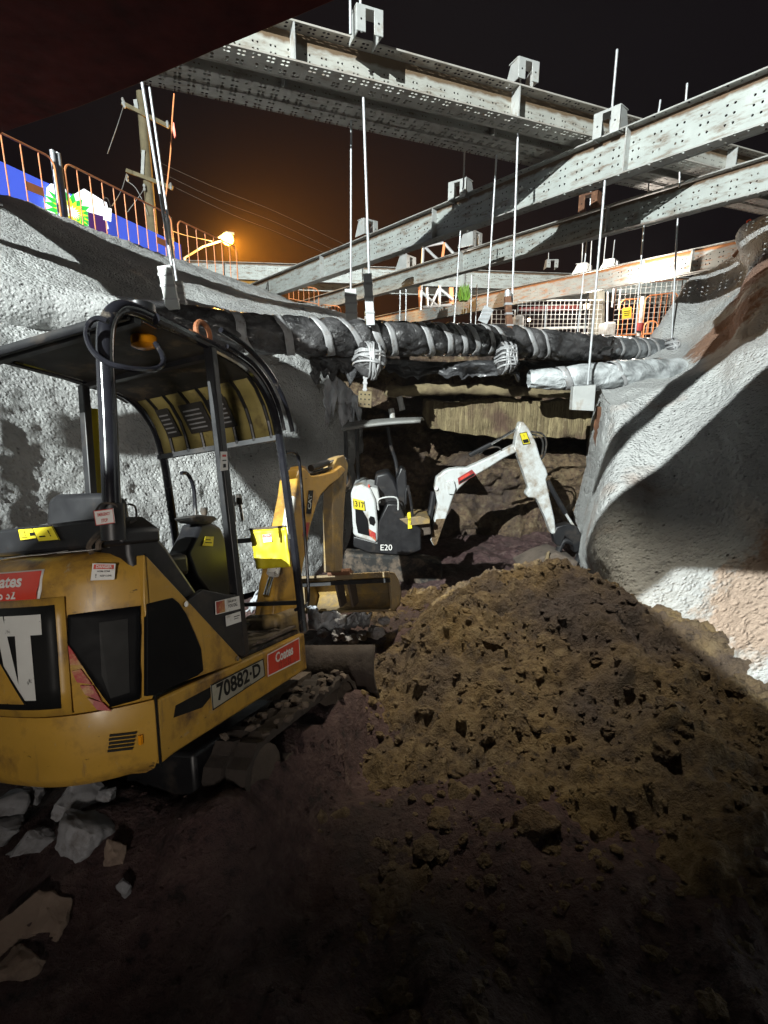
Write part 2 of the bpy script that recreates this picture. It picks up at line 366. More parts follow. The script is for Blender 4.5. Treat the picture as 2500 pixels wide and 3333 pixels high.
# far natural ground and the road above the excavation, one sheet out to the horizon
def far_z(x,y): return 1.93+.105*min(y,28)+.02*max(0,min(y,120)-28)+.04*fbm(V((x,y,0))*.4,3)
MB().grid([[V((x,y,far_z(x,y))) for y in [10.45,10.8,11.2,12,13,14,15,16,17,18,20,22,24,27,30,40,60,120,300]] for x in [-120,-40,-20,-8,-5,-3,-2,-1,0,1,2,3,4,5,6,8,12,20,40,120]]).build('road',M['asphalt'],smooth=True)['kind']='structure'
# spoil heap
def heap_z(x,y):
    a=.50*math.exp(-abs((x-1.35)/.80)**2.4-abs((y-4.35)/1.0)**2.4)
    b=.36*math.exp(-abs((x-1.75)/1.75)**3-abs((y-2.9)/1.55)**3)
    c=.10*math.exp(-((x-2.3)/.9)**2-((y-3.0)/1.5)**2)
    d=.25*math.exp(-((x-.5)/.5)**2-((y-3.5)/.7)**2)
    return -.16+a+b+c+d-.5*sm(4.95,6.0,y)
def heap_pt(x,y):
    p=V((x,y,3)); t=noise.turbulence(p*2.6,5,True); t2=noise.turbulence(p*7+V((4,1,0)),4,True)
    return V((x,y,heap_z(x,y)+.085*fbm(p*1.6,3)+.20*(noise.turbulence(p*1.9,5,True)-.55)+.075*(t2-.5)+.024*fbm(p*14,4)))
hx,hy=230,260
tag(MB().grid([[heap_pt(-.35+4.1*i/hx,.95+5.1*j/hy) for j in range(hy+1)] for i in range(hx+1)]).build('spoil_heap',M['soil'],smooth=True,auto=80),
    'big brown heap of dug soil between the machines and the right concrete bank','soil heap')
# loose clods
ico=[]; bm=bmesh.new(); bmesh.ops.create_icosphere(bm,subdivisions=1,radius=1); icv=[v.co.copy() for v in bm.verts]; icf=[[v.index for v in f.verts] for f in bm.faces]; bm.free()
bm=bmesh.new(); bmesh.ops.create_icosphere(bm,subdivisions=3,radius=1); ic3v=[v.co.copy() for v in bm.verts]; ic3f=[[v.index for v in f.verts] for f in bm.faces]; bm.free()
def lump(b,c,r,sq=(1,1,.75),seed=None,fine=False,amp=.35):
    sd=V((random.uniform(0,99),random.uniform(0,99),random.uniform(0,99))) if seed is None else V((seed,seed*2.3,seed*.7))
    E_=Matrix.Rotation(random.uniform(0,6.3),3,'Z')@Matrix.Rotation(random.uniform(-.4,.4),3,'X')
    out=[]
    for q in (ic3v if fine else icv):
        d=1+amp*fbm(q*1.3+sd,4)+(.10*fbm(q*5+sd,3) if fine else 0)
        out.append(V(c)+E_@V((q.x*r*sq[0]*d,q.y*r*sq[1]*d,q.z*r*sq[2]*d)))
    b.add(out,ic3f if fine else icf)
b=MB()
for i in range(2600):
    x=random.uniform(-.15,3.0); y=random.uniform(1.0,5.3)
    p=heap_pt(x,y); g=ground_pt(x,y)
    if p.z<g.z: p=g
    r=.008+.020*random.random()**2.2+(.045*random.random() if random.random()<.06 else 0)
    lump(b,p+V((0,0,r*.1)),r,(1.15,random.uniform(.7,1.2),.65),fine=r>.024,amp=.55)
tag(b.build('soil_clods',M['soil']),'loose crumbs and clods of brown soil over the heap','soil clods',kind='stuff')
b=MB()
for i in range(1500):
    x=random.uniform(-2,2.6); y=random.uniform(.7,2.6); p=ground_pt(x,y); r=.006+.018*random.random()**2.5
    lump(b,p,r,(1,1,.6),amp=.5)
tag(b.build('soil_crumbs',M['dark_soil']),'dark crumbs of soil strewn over the trampled floor','soil crumbs',kind='stuff')
# left sprayed concrete bank
def P3(*a): return [V(q) for q in a]
LW=[P3((-9.8,-9,5.2),(-9.2,-3,5.2),(-8.3,2,5.2),(-7.3,6,5.2),(-6.23,9.12,5.2),(-5.31,12.1,5.2),(-4.7,14,5.2),(-3.92,15.95,5.2),(-2.51,20.97,5.2)),
    P3((-8.6,-9,4.4),(-7.9,-3,4.4),(-7.0,2,4.35),(-6.1,5.7,4.3),(-4.95,8.5,4.3),(-4.0,11,4.3),(-3.2,13,4.4),(-2.7,15.2,4.6),(-1.5,20.3,4.85)),
    P3((-6.4,-9,2.9),(-5.7,-3,2.9),(-5.0,2,2.9),(-4.15,5.4,2.95),(-2.85,7.3,2.9),(-1.75,9.1,3.0),(-1.3,11.5,3.6),(-.9,14.5,4.1),(-.2,19.8,4.5)),
    P3((-5.2,-9,1.6),(-4.5,-3,1.6),(-3.9,2,1.6),(-3.2,5.1,1.6),(-2.2,6.8,1.5),(-.95,8.7,1.5),(-.6,11.8,2.9),(-.3,14.5,3.5),(.6,19.8,4.1)),
    P3((-4.3,-9,-.3),(-3.6,-3,-.3),(-3.1,2,-.2),(-2.6,4.7,-.2),(-1.75,6.2,-.5),(-.75,8.2,-.8),(-.3,11.8,2.4),(0,14.5,3.0),(.9,19.8,3.8))]
g=rough_up(surf(LW,50,60),.06,.9,5,.020,9)
tag(MB().grid(g).build('concrete_bank',M['shot'],smooth=True,auto=80),'long pale sprayed concrete bank under the blue fascia on the left side','concrete bank')
# verge on top of the left bank
b=MB(); lip=[p+V((0,0,-.06)) for p in LW[0]]; b.grid([lip,[p+V((-14,0,.0)) for p in lip]]); tag(b.build('verge',M['dark_soil']),None,None,kind='structure')
# right sprayed bank (near bulge)
def PX(*a): return [AY(*q) for q in a]
RW=[ [V((4.1,10.2,2.6))]+PX((1955,1262,8.2),(2000,1318,6.7),(2150,1262,6.9),(2330,1190,6.6),(2500,1125,6.0))+[V((5.6,4.2,2.9)),V((5.4,-1,3.0))],
     [V((4.05,10.1,1.7))]+PX((1930,1440,8.1),(1992,1470,6.2),(2150,1470,5.9),(2330,1430,5.4),(2500,1400,4.9))+[V((4.6,3.6,2.0)),V((4.4,-1,2.2))],
     [V((4.0,10.0,.9))]+PX((1922,1580,8.0),(1966,1620,5.7),(2150,1640,5.2),(2330,1650,4.6),(2500,1680,4.0))+[V((3.7,3.0,1.2)),V((3.5,-1,1.3))],
     [V((3.9,9.9,.2))]+PX((1880,1760,7.8),(1945,1780,5.25),(2150,1800,4.6),(2330,1850,3.95),(2500,1940,3.4))+[V((3.1,2.4,.6)),V((2.9,-1,.7))],
     [V((3.8,9.8,-.3))]+PX((1880,1860,7.6),(1985,1890,4.8),(2150,1950,4.1),(2330,2030,3.5),(2500,2190,2.9))+[V((2.7,2.0,.2)),V((2.5,-1,.2))],
     [V((3.7,9.7,-.9))]+PX((1880,1960,7.4),(2010,2010,4.4),(2150,2110,3.65),(2330,2230,3.1),(2500,2400,2.6))+[V((2.4,1.6,-.3)),V((2.3,-1,-.3))] ]
g=rough_up(surf(RW,44,44),.035,1.1,4,.014,11,seed=5,taper=5)
tag(MB().grid(g).build('concrete_bank',M['shot'],smooth=True,auto=80),'bulging grey sprayed concrete bank on the right behind the soil heap, striped by shadows','concrete bank')
# right upper bank: bench, then the cut rising to road level
RU=[ [p.copy() for p in RW[0][1:]],
     PX((2040,1245,8.6),(2090,1240,8.2),(2200,1225,8.2),(2360,1120,8.0),(2520,1060,7.2))+[V((6.6,4.4,3.15)),V((6.4,-1,3.2))],
     PX((2085,1150,10.4),(2140,1130,10.2),(2230,1110,10.0),(2380,1010,9.4),(2530,930,8.4))+[V((7.4,4.8,3.6)),V((7.0,-1,3.6))],
     PX((2135,1060,11.8),(2190,985,11.6),(2290,960,11.4),(2410,900,10.8),(2540,800,9.4))+[V((8.2,5.2,4.6)),V((7.8,-1,4.6))],
     PX((2225,962,12.6),(2262,905,12.5),(2330,868,12.4),(2425,790,12.0),(2520,700,10.6))+[V((8.7,5.6,5.2)),V((8.4,-1,5.2))],
     [V((8.3,13.6,4.3)),V((8.7,13.9,4.7)),V((9.4,14.2,5.0)),V((10.6,13.9,5.2)),V((11.5,11.5,5.2)),V((13,6,5.2)),V((13,-1,5.2))] ]
g=rough_up(surf(RU,44,16),.10,.7,4,.02,6,seed=9,taper=10)
tag(MB().grid(g).build('concrete_bank',M['shot'],smooth=True,auto=80),'upper stepped bank at far right rising to the ends of the girders','concrete bank')
# end wall of layered clay behind the white machine
def endp(u,v):
    x=-1.2+5.6*u; z=-.9+3.95*v; y=9.55+.35*v
    led=.30*math.sin(v*19+1.6*fbm(V((x*.9,v*2,0)),2))
    return V((x,y-led*.5*(1-sm(.62,.72,v))+.95*sm(.40,.5,v)*(1-sm(.64,.68,v)),z))
g=[[endp(i/110,j/120) for j in range(121)] for i in range(111)]
g=rough_up(g,.20,1.7,6,.07,6,seed=2)
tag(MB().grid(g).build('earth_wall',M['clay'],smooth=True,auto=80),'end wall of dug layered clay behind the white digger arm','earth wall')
# steel road cover over the photographer
ed=[AZ(1100,-2,4.6),AZ(960,58,4.6),AZ(700,165,4.6),AZ(460,270,4.6),AZ(250,352,4.6),AZ(-60,455,4.6)]
pl=ed+[V((-5.5,5.2,4.6)),V((-3.2,4.35,4.6)),V((-2.5,3.98,4.6)),V((-.2,3.85,4.6))]
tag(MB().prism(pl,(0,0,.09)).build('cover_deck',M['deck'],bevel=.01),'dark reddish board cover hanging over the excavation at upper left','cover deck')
# boards added out of view, shaped to throw shade on the banks and heap
def shade_boards(poly,lab,z=5.4): tag(MB().prism([V((x,y,z)) for x,y in poly],(0,0,.08)).build('cover_deck',M['deck'],bevel=.01),lab,'cover deck')
shade_boards([(.6,.35),(-.34,-.52),(-2.55,-2.36),(-3.1,-2.85),(-3.5,-3.35),(-5.0,-4.15),(-9.0,-4.15),(-9.0,-9),(-3.3,-9),(-3.2,-4.6),(-3.2,-3.75),(-2.75,-3.4),(-2.35,-3.75),(-2.2,-9),(3,-9),(3,-1.0)],'wide unseen board cover added to shade the heap, yellow excavator and right bank')
shade_boards([(-5.25,-1.0),(-5.0,-.62),(-4.7,-.3),(-4.6,.1),(-4.75,.7),(-4.3,1.7),(-3.75,1.5),(-3.7,.2),(-3.9,-.8),(-4.55,-1.3),(-4.85,-2.1),(-5.3,-2.1)],'ragged unseen board patch added to shade the left bank behind the cab')
shade_boards([(1.25,1.9),(1.5,3.0),(2.2,4.15),(3.0,4.95),(4.4,5.6),(4.6,4.4),(2.6,2.0)],'short unseen board cover added to shade the upper right bank')
shade_boards([(-6.1,6.5),(-5.5,4.1),(-5.15,1.9),(-4.75,2.2),(-4.9,5.0),(-5.15,7.4),(-6.3,8.2)],'narrow unseen board added to throw the dark band on the left bank')
shade_boards([(-5.3,-.62),(-5.72,-1.45),(-5.8,-1.95),(-5.58,-1.62),(-5.27,-1.0)],'tapering unseen board added to throw the diagonal shade on the left bank')
# ================================================================== GIRDERS
def girder(lab,p0,p1,depth,fw,group,mw,mf,stiff=(),over=(0,0),tf=.02,tw=.009,clips=()):
    p0=V(p0);p1=V(p1); d=(p1-p0).normalized(); p0=p0-d*over[0]; p1=p1+d*over[1]; L=(p1-p0).length
    y=V((0,0,1)).cross(d).normalized(); z=d.cross(y); M3=Matrix((d,y,z)).transposed()
    t=thing('steel_girder',p0,lab,'girder',group,M3)
    MB().box((L/2,0,-depth/2),(L,tw,depth-2*tf-.002)).build('web',mw,t)
    for zc in(-tf/2,-depth+tf/2):
        b=MB().box((L/2,0,zc),(L,fw-.024,.005))
        for q in(-1,1): b.box((L/2,q*(fw/2-.006),zc),(L,.012,tf))
        b.build('flange',mf,t)
    for s in stiff:
        if s>L-.05: continue
        b=MB()
        for q in(-1,1): b.box((s,q*(fw/4+tw/4),-depth/2),(.02,fw/2-tw/2-.004,depth-2*tf-.004)); 
        b.box((s+.06,0,-depth/2),(.012,tw+.05,depth-2*tf-.004))
        b.build('stiffener',M['gplate'],t)
    return t
ZT=5.8
A0=AZ(2500,233,ZT);A1=AZ(817,929,ZT);B0=AZ(2500,512.8,ZT);B1=AZ(972.5,985,ZT);Cc0=AZ(2420,778,ZT);Cc1=AZ(1500,973,ZT)
def px_stiff(p0,p1,over,pxs,zt):   # where along the girder a picture column lies
    d=(V(p1)-V(p0)); d.normalize(); out=[]
    for (px,py) in pxs:
        q=AZ(px,py,zt); out.append((q-V(p0)).dot(d)+over)
    return out
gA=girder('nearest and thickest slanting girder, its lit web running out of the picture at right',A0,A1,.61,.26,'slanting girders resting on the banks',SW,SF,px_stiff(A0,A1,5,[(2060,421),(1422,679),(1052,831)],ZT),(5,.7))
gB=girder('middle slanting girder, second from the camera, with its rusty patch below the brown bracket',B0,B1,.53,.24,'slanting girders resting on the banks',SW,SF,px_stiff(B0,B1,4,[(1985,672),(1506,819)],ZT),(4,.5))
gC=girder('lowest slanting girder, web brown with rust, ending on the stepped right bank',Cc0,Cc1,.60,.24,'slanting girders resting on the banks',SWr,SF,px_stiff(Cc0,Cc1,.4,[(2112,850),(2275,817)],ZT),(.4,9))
hd=R(67.3); DD=V((math.sin(hd),math.cos(hd),0)); DN=V((-math.cos(hd),math.sin(hd),0)); D0=V((-1.7,6.76,6.30))
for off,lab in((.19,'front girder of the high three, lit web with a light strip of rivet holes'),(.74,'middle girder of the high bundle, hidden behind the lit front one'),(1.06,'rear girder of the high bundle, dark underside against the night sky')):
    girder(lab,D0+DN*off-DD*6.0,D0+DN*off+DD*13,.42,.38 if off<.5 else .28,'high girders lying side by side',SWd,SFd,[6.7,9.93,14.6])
shade_boards([(2.0,3.45),(.69,1.92),(-.97,-.15),(-1.67,-.89),(-2.5,-1.72),(-2.45,-1.84),(-1.94,-1.36),(-1.73,-1.12),(-1.19,-.57),(-.03,.42),(.95,1.35),(2.3,3.05)],'single unseen plank added to throw the narrow dark band on the right bank',5.42)  # plank added out of view, shaped to cast a narrow shade band
# far girders
girder('far pale girder beyond the slanting girders, facing the camera',AY(560,847,24.6),AY(2330,908,23.2),.72,.3,'far girders across the road',SW,SF,[2.4,8.6,13.1,18])
girder('far girder close behind the pale one, only its dull lower edge showing',AY(560,847,25.5)+V((0,0,-.35)),AY(2330,908,24.1)+V((0,0,-.35)),.78,.3,'far girders across the road',SW,SF,[3,9,15])
# supports for the far girders, standing on the road
for px in(660,2265):
    q=AY(px,870,24.3); b=MB(); 
    for k in(-.35,.35): b.box((q.x+k,24.7,(q.z-.75+4.6)/2),(.12,.12,q.z-.75-4.6))
    b.box((q.x,24.7,q.z-.85),(1.0,.9,.14))
    tag(b.build('trestle',M['gplate']),'grey steel trestle under the %s end of the far girder'%('left' if px<1000 else 'right'),'trestle')
# ------------------------------------------------------------------ brackets on top of the girders
def bracket(px,py,Y,w,h,lab,mat='gplate',yaw=0):
    p=AY(px,py,Y); M3=Matrix.Rotation(yaw,3,'Z')
    t=thing('girder_bracket',p,lab,'bracket','brackets holding the rods on the girders',M3)
    d=w*.75; b=MB()
    # front plate with a window slot
    for x in(-1,1): b.box((x*w*.33,-d/2,h/2),(w*.34,.016,h))
    b.box((0,-d/2,h*.94),(w*.32,.016,h*.12)); b.build('face_plate',M[mat],t,bevel=.004)
    for x in(-1,1):
        q=[V((x*(w/2-.012),-d/2+.008,0)),V((x*(w/2-.012),d*.75,0)),V((x*(w/2-.012),d*.25,h*.96)),V((x*(w/2-.012),-d/2+.008,h))]
        MB().prism(q,(-.014*x,0,0)).build('gusset',M[mat],t)
    MB().box((0,0,h+.008),(w*.96,d*.8,.016)).build('top_plate',M[mat],t,bevel=.003)
    for x in(-1,1): MB().cyl((x*w*.33,-d/2-.0085,h*.45),(x*w*.33,-d/2-.0095,h*.45),w*.035,10).build('bolt_hole',M['ink'],t)
    return t
YA=R(-37.5+90)
bracket(1192,132,7.25,.34,.27,'white bracket with twin rods on the front high girder',yaw=R(22.7))
bracket(1700,278,8.6,.36,.26,'white bracket with one short rod halfway along the high girder',yaw=R(22.7))
bracket(1985,452,8.62,.40,.34,'largest bracket, where the nearest slanting girder passes under the high ones',yaw=R(-48))
bracket(1500,655,11.0,.40,.33,'bracket with a slotted face midway up the nearest slanting girder',yaw=R(-40))
bracket(1195,770,13.6,.42,.34,'bracket low on the nearest slanting girder beside the thick rod',yaw=R(38))
bracket(1921,690,11.9,.40,.33,'brown rusty bracket on the middle slanting girder','rustst',R(-45))
bracket(1533,808,15.6,.52,.40,'pale bracket with two rods on the middle slanting girder',yaw=R(50))
bracket(1323,880,17.6,.50,.40,'small white bracket low on the middle slanting girder, left of the scaffold',yaw=R(50))
bracket(1793,874,23.5,.50,.32,'tiny bracket standing on the far pale girder',yaw=0)
bracket(1895,900,18.4,.55,.36,'grey box bracket on the lowest slanting girder',yaw=R(52))
bracket(1985,880,17.4,.5,.28,'flat white bracket on the lowest slanting girder, right of the grey box one',yaw=R(50))
# ------------------------------------------------------------------ hanger rods
def rod(a,b,r,lab,mat='galv',nut=True):
    a=V(a); b=V(b); d=b-a
    t=thing('hanger_rod',b,lab,'rod','threaded rods hanging from the girders')
    n=max(2,int(d.length/.03)); path=[-d*(1-i/n) for i in range(n+1)]
    rr=[r*(1+.10*(i%2)) for i in range(n+1)]
    MB().tube(path,rr,7).build('shaft',M[mat],t,smooth=True,auto=80)
    if 0:
        b_=MB(); u=d.normalized()
        for s in(.0,1.):
            q=-d*s; b_.tube([q+u*.02*(1 if s else -1),q+u*.055*(1 if s else -1)],r*2.1,6)
        b_.build('nut',M[mat],t)
    return t
RODS=[((462,264),(560,868),6.5,.017,'first of the two bright rods left of the power pole top'),((487,285),(575,915),6.75,.014,'second, thinner of the two rods beside the pole, right of the bright one'),
 ((1183,318),(1202,905),7.55,.018,'thick bright rod from the high girders to the clamped hanger post'),((1143,392),(1142,950),8.3,.014,'rod just left of the thick bright rod, brown at its top'),
 ((1686,432),(1667,985),8.6,.017,'bright rod crossing both slanting girders to the right of the middle'),((1616,505),(1586,1002),9.3,.015,'brown-topped rod ending at the tilted plate'),
 ((1512,497),(1508,628),9.5,.014,'short rod joining the high girder to the slotted bracket'),((1969,588),(1913,1252),7.55,.016,'long rod from the nearest girder down to the big corner plate'),
 ((1499,752),(1477,1072),10.2,.014,'rod hanging below the nearest girder in front of the scaffold frame'),((2096,735),(2068,1085),10.2,.015,'left of the two rods in front of the orange barrier'),
 ((2206,706),(2186,1105),10.4,.016,'right rod in front of the orange barrier, near the stepped bank'),
 ((1140,-60),(1141,112),7.1,.016,'left of the twin rods leaving the top edge of the picture'),((1171,-60),(1177,104),7.1,.016,'right of the twin rods leaving the top edge of the picture'),
 ((1692,184),(1693,278),8.6,.014,'short free rod standing on the middle high bracket'),((2009,161),(1986,425),8.65,.018,'tall free rod standing on the largest bracket'),
 ((2150,325),(2140,390),9.2,.015,'lower of two free rod tips above the nearest girder at right'),((2237,271),(2230,352),8.8,.016,'higher of two free rod tips above the nearest girder at right'),
 ((1510,560),(1507,620),11.1,.014,'rod tip above the slotted bracket'),((1532,750),(1530,800),15.7,.018,'left rod tip on the pale two-rod bracket'),((1558,757),(1558,812),15.7,.018,'right rod tip on the pale two-rod bracket'),
 ((1312,822),(1311,868),17.6,.018,'left rod tip on the small white bracket'),((1322,822),(1322,868),17.6,.018,'right rod tip on the small white bracket'),
 ((1303,945),(1301,1058),11.0,.012,'left of the thin rods dropping below the middle girder'),((1322,942),(1321,1060),11.2,.013,'right of the thin rods dropping below the middle girder'),
 ((1535,893),(1532,1070),11.5,.013,'thin grey rod beside the green leaves'),((1553,926),(1547,1070),13.5,.014,'thin pale rod right of the green leaves'),
 ((1924,600),(1921,668),11.9,.013,'rod above the brown rusty bracket'),((2212,560),(2211,610),9.3,.014,'rod end under the high girders by the right edge'),
 ((1786,822),(1785,868),23.5,.02,'rod tip on the far pale girder'),((1897,790),(1892,892),18.4,.017,'left rod above the grey box bracket'),((1911,782),(1880,1080),10.6,.013,'rusty topped rod passing the grey box bracket'),
 ((1926,784),(1920,888),18.2,.017,'right rod above the grey box bracket'),((1973,770),(1962,882),17.6,.016,'leaning rod tip left on the flat white bracket'),((2001,781),(1991,872),17.4,.016,'leaning rod tip right on the flat white bracket'),
 ((1777,992),(1773,1085),11.4,.013,'pale rod in front of the mesh fence'),((1912,965),(1903,1085),11.2,.012,'dark thin rod at the lit lamp of the mesh fence'),((2112,590),(2110,625),10.6,.012,'brown rod stub below the high girders')]
for (a,b,Y,r,lab) in RODS: rod(AY(*a,Y),AY(*b,Y),r,lab)
# ================================================================== PIPES
def wrapped_pipe(name,lab,path,rad,mat,bands,seed=0,amp=.035,nlen=150,nr=48,tilt=-.42):
    pts=cat(path,10); L=[0]
    for i in range(len(pts)-1): L.append(L[-1]+(pts[i+1]-pts[i]).length)
    T=L[-1]
    def at(s):
        s=min(max(s,0),T)
        for i in range(len(L)-1):
            if s<=L[i+1]: 
                k=(s-L[i])/max(1e-6,L[i+1]-L[i]); return pts[i].lerp(pts[i+1],k),(pts[i+1]-pts[i]).normalized()
    def frame(s):
        p,d=at(s); a=V((0,0,1)); a=(a-d*a.dot(d)).normalized(); return p,d,a,d.cross(a)
    t=thing(name,pts[0],lab,'pipe')
    def rr(s): return rad(s/T) if callable(rad) else rad
    rows=[]
    for i in range(nlen+1):
        s=T*i/nlen; p,d,a,b=frame(s); row=[]
        for j in range(nr+1):
            th=2*math.pi*j/nr; n=a*math.cos(th)+b*math.sin(th); q=n*rr(s)+V((s*1.0+seed,0,0))
            fold=noise.noise(V((s*5.5+th*1.3+seed,th*2.2,seed)))*.6+abs(noise.noise(V((s*3.1-th*2.1,th*1.1,seed+4))))*.9
            k=rr(s)+amp*1.15*fold*(.55+.45*math.sin(th)**2)+amp*.10*fbm(q*6,3)
            for (bs,w) in bands:
                u=abs(s-bs*T-tilt*rr(s)*math.cos(th)); k-=amp*.75*math.exp(-(u/.09)**2)
            row.append(p+n*k)
        rows.append(row)
    o=MB().grid(rows).build('plastic_wrap',mat,t,smooth=True,world=True,auto=80)
    for (bs,w) in bands:
        tl=tilt*(1+.9*noise.noise(V((bs*37,seed,1)))); w*=1+.5*noise.noise(V((bs*71,seed,3)))
        b_=MB(); rg=[]
        for j in range(33):
            th=2*math.pi*j/32; row=[]
            for e in(-w/2,-w/6,w/6,w/2):
                s=bs*T+e+tl*rr(bs*T)*math.cos(th)+.05*noise.noise(V((bs*50+seed,th,0)))
                p,d,a,b=frame(s); n=a*math.cos(th)+b*math.sin(th); row.append(p+n*(rr(s)+amp*.10+.010*noise.noise(V((s*9,th*2,bs*9)))))
            rg.append(row)
        b_.grid(rg).build('tape_band',M['tape'],t,smooth=True,world=True,solid=.004)
    return t
pp=[AY(-60,985,5.6),AY(150,1012,6.0),AY(520,1052,6.45),AY(850,1088,6.85),AY(1236,1102,7.6),AY(1500,1106,8.2),AY(1640,1110,8.6)]
wrapped_pipe('wrapped_pipe','long black plastic wrapped pipe with silver tape bands, across the excavation',pp,.240,M['wrap'],[(f,.10) for f in(.39,.468,.545,.606,.655,.69,.775,.822,.862,.893,.937,.972)],seed=1,amp=.06,nlen=240,nr=56)
wrapped_pipe('wrapped_pipe','loosely bagged dark end of pipe right of the second hanger',[AY(1640,1110,8.6),AY(1760,1122,8.9),AY(1880,1130,9.2),AY(1990,1132,9.6)],lambda f:.25-.05*f,M['wrap'],[(.18,.11),(.3,.06)],seed=5,amp=.07,nlen=70)
wrapped_pipe('wrapped_pipe','thinner grey taped pipe running into the right bank',[AY(1900,1128,9.3),AY(1990,1132,9.6),AY(2110,1136,10.2),AY(2260,1142,11)],.20,M['wrapg'],[(f,.08) for f in(.22,.36,.45,.54,.66,.78)],seed=8,amp=.035,nlen=80)
t=wrapped_pipe('sprayed_pipe','pale grey sprayed pipe below the taped one, joining the right bank',[AY(1722,1235,8.0),AY(1800,1232,8.0),AY(1900,1228,8.05),AY(2030,1218,8.2),AY(2200,1215,8.6)],lambda f:.12+.10*min(1,f*4)*.5+.07*f,M['wrapl'],[(.2,.10),(.52,.07)],seed=12,amp=.05,nlen=90)
wrapped_pipe('sprayed_pipe','pale sprayed sleeve round the wrapped pipe where it leaves the left bank',[AY(-90,978,5.55),AY(60,998,5.8),AY(200,1015,6.05),AY(400,1037,6.28)],lambda f:.30-.07*f*f,M['shot'],[],seed=15,amp=.03,nlen=60)
# stained concrete casing and the log like pipe below
def slab(name,lab,cat_,poly,Y,d,mat,amp=.03):
    fr=[AY(*p,Y) for p in poly]; t=MB()
    # triangulated, subdivided block with rough faces
    bm=bmesh.new(); vs=[bm.verts.new(p) for p in fr]; f=bm.faces.new(vs); r=bmesh.ops.extrude_face_region(bm,geom=[f])
    bmesh.ops.translate(bm,verts=[v for v in r['geom'] if isinstance(v,bmesh.types.BMVert)],vec=(0,d,0))
    bmesh.ops.triangulate(bm,faces=bm.faces[:]); 
    for _ in range(4): 
        es=[e for e in bm.edges if e.calc_length()>.10]
        if es: bmesh.ops.subdivide_edges(bm,edges=es,cuts=1); bmesh.ops.triangulate(bm,faces=bm.faces[:])
    bmesh.ops.recalc_face_normals(bm,faces=bm.faces[:]); bm.normal_update()
    for v in bm.verts: v.co+=v.normal*(amp*fbm(v.co*3,4)+amp*.4*fbm(v.co*12,2))
    me=bpy.data.meshes.new(name); bm.to_mesh(me); bm.free(); me.materials.append(mat)
    for p in me.polygons: p.use_smooth=True
    try: me.set_sharp_from_angle(angle=R(50))
    except Exception: pass
    o=bpy.data.objects.new(name,me); link(o); return tag(o,lab,cat_)
slab('concrete_casing','long stained yellow brown concrete casing over the black void','concrete casing',[(1385,1300),(1480,1312),(1610,1297),(1760,1306),(1860,1303),(1935,1312),(1936,1392),(1905,1428),(1800,1424),(1640,1426),(1520,1412),(1400,1392),(1378,1345)],9.0,.55,M['casing'],.05)
def rough_pipe(name,lab,cat_,path,r,mat,amp):
    pts=cat(path,14); rows=[]
    for i,p in enumerate(pts):
        d=(pts[min(i+1,len(pts)-1)]-pts[max(i-1,0)]).normalized(); a=(V((0,0,1))-d*d.z).normalized(); b=d.cross(a); rr=r*(1 if 0<i<len(pts)-1 else .02)
        rows.append([p+(a*math.cos(t)+b*math.sin(t))*(rr+amp*fbm((p+(a*math.cos(t)+b*math.sin(t))*r)*5,3)) for t in[2*math.pi*j/24 for j in range(25)]])
    return tag(MB().grid(rows).build(name,mat,smooth=True,auto=80),lab,cat_)
rough_pipe('old_pipe','old crusted yellowish pipe lying above the concrete casing','old pipe',[AY(1270,1275,8.4),AY(1280,1274,8.4),AY(1450,1268,8.6),AY(1640,1272,8.8),AY(1860,1283,9.0),AY(1872,1284,9.0)],.088,M['oldconc'],.03)
# torn black sheeting under the pipe
def sheet(lab,top,drop,Y,mat,seed,n=40,name='plastic_sheet'):
    top=cat([AY(*p,Y) for p in top],10); m=len(top); rows=[]
    for j in range(15):
        row=[]
        for i,p in enumerate(top):
            dd=drop*(.55+.45*noise.noise(V((i*.21+seed,0,0)))+.35*noise.noise(V((i*.9,seed,2))))
            row.append(p+V((.06*noise.noise(V((i*.3,j*.3,seed))),.22*noise.noise(V((i*.16,j*.12,seed+7)))+.05*noise.noise(V((i*.6,j*.4,seed))),-dd*j/14)))
        rows.append(row)
    return tag(MB().grid(rows).build(name,mat,smooth=True,auto=80,solid=.004),lab,'sheeting')
sheet('torn black sheeting hanging below the pipe between the two clamps',[(1130,1165),(1300,1172),(1450,1178),(1560,1172),(1690,1180)],.42,8.3,M['tarp'],3)
sheet('black sheeting sagging under the bagged pipe end',[(1600,1165),(1760,1175),(1880,1180),(1960,1178)],.3,9.3,M['tarp'],11)
sheet('crumpled black sheeting hanging over the left corner of the earth wall',[(1010,1150),(1090,1165),(1160,1160)],.5,7.6,M['tarp'],21)
sheet('pale crust of peeling sprayed concrete beside the crumpled sheeting',[(1055,1240),(1090,1225),(1125,1250),(1175,1300)],.9,7.7,M['cloth'],31,name='peeling_crust')
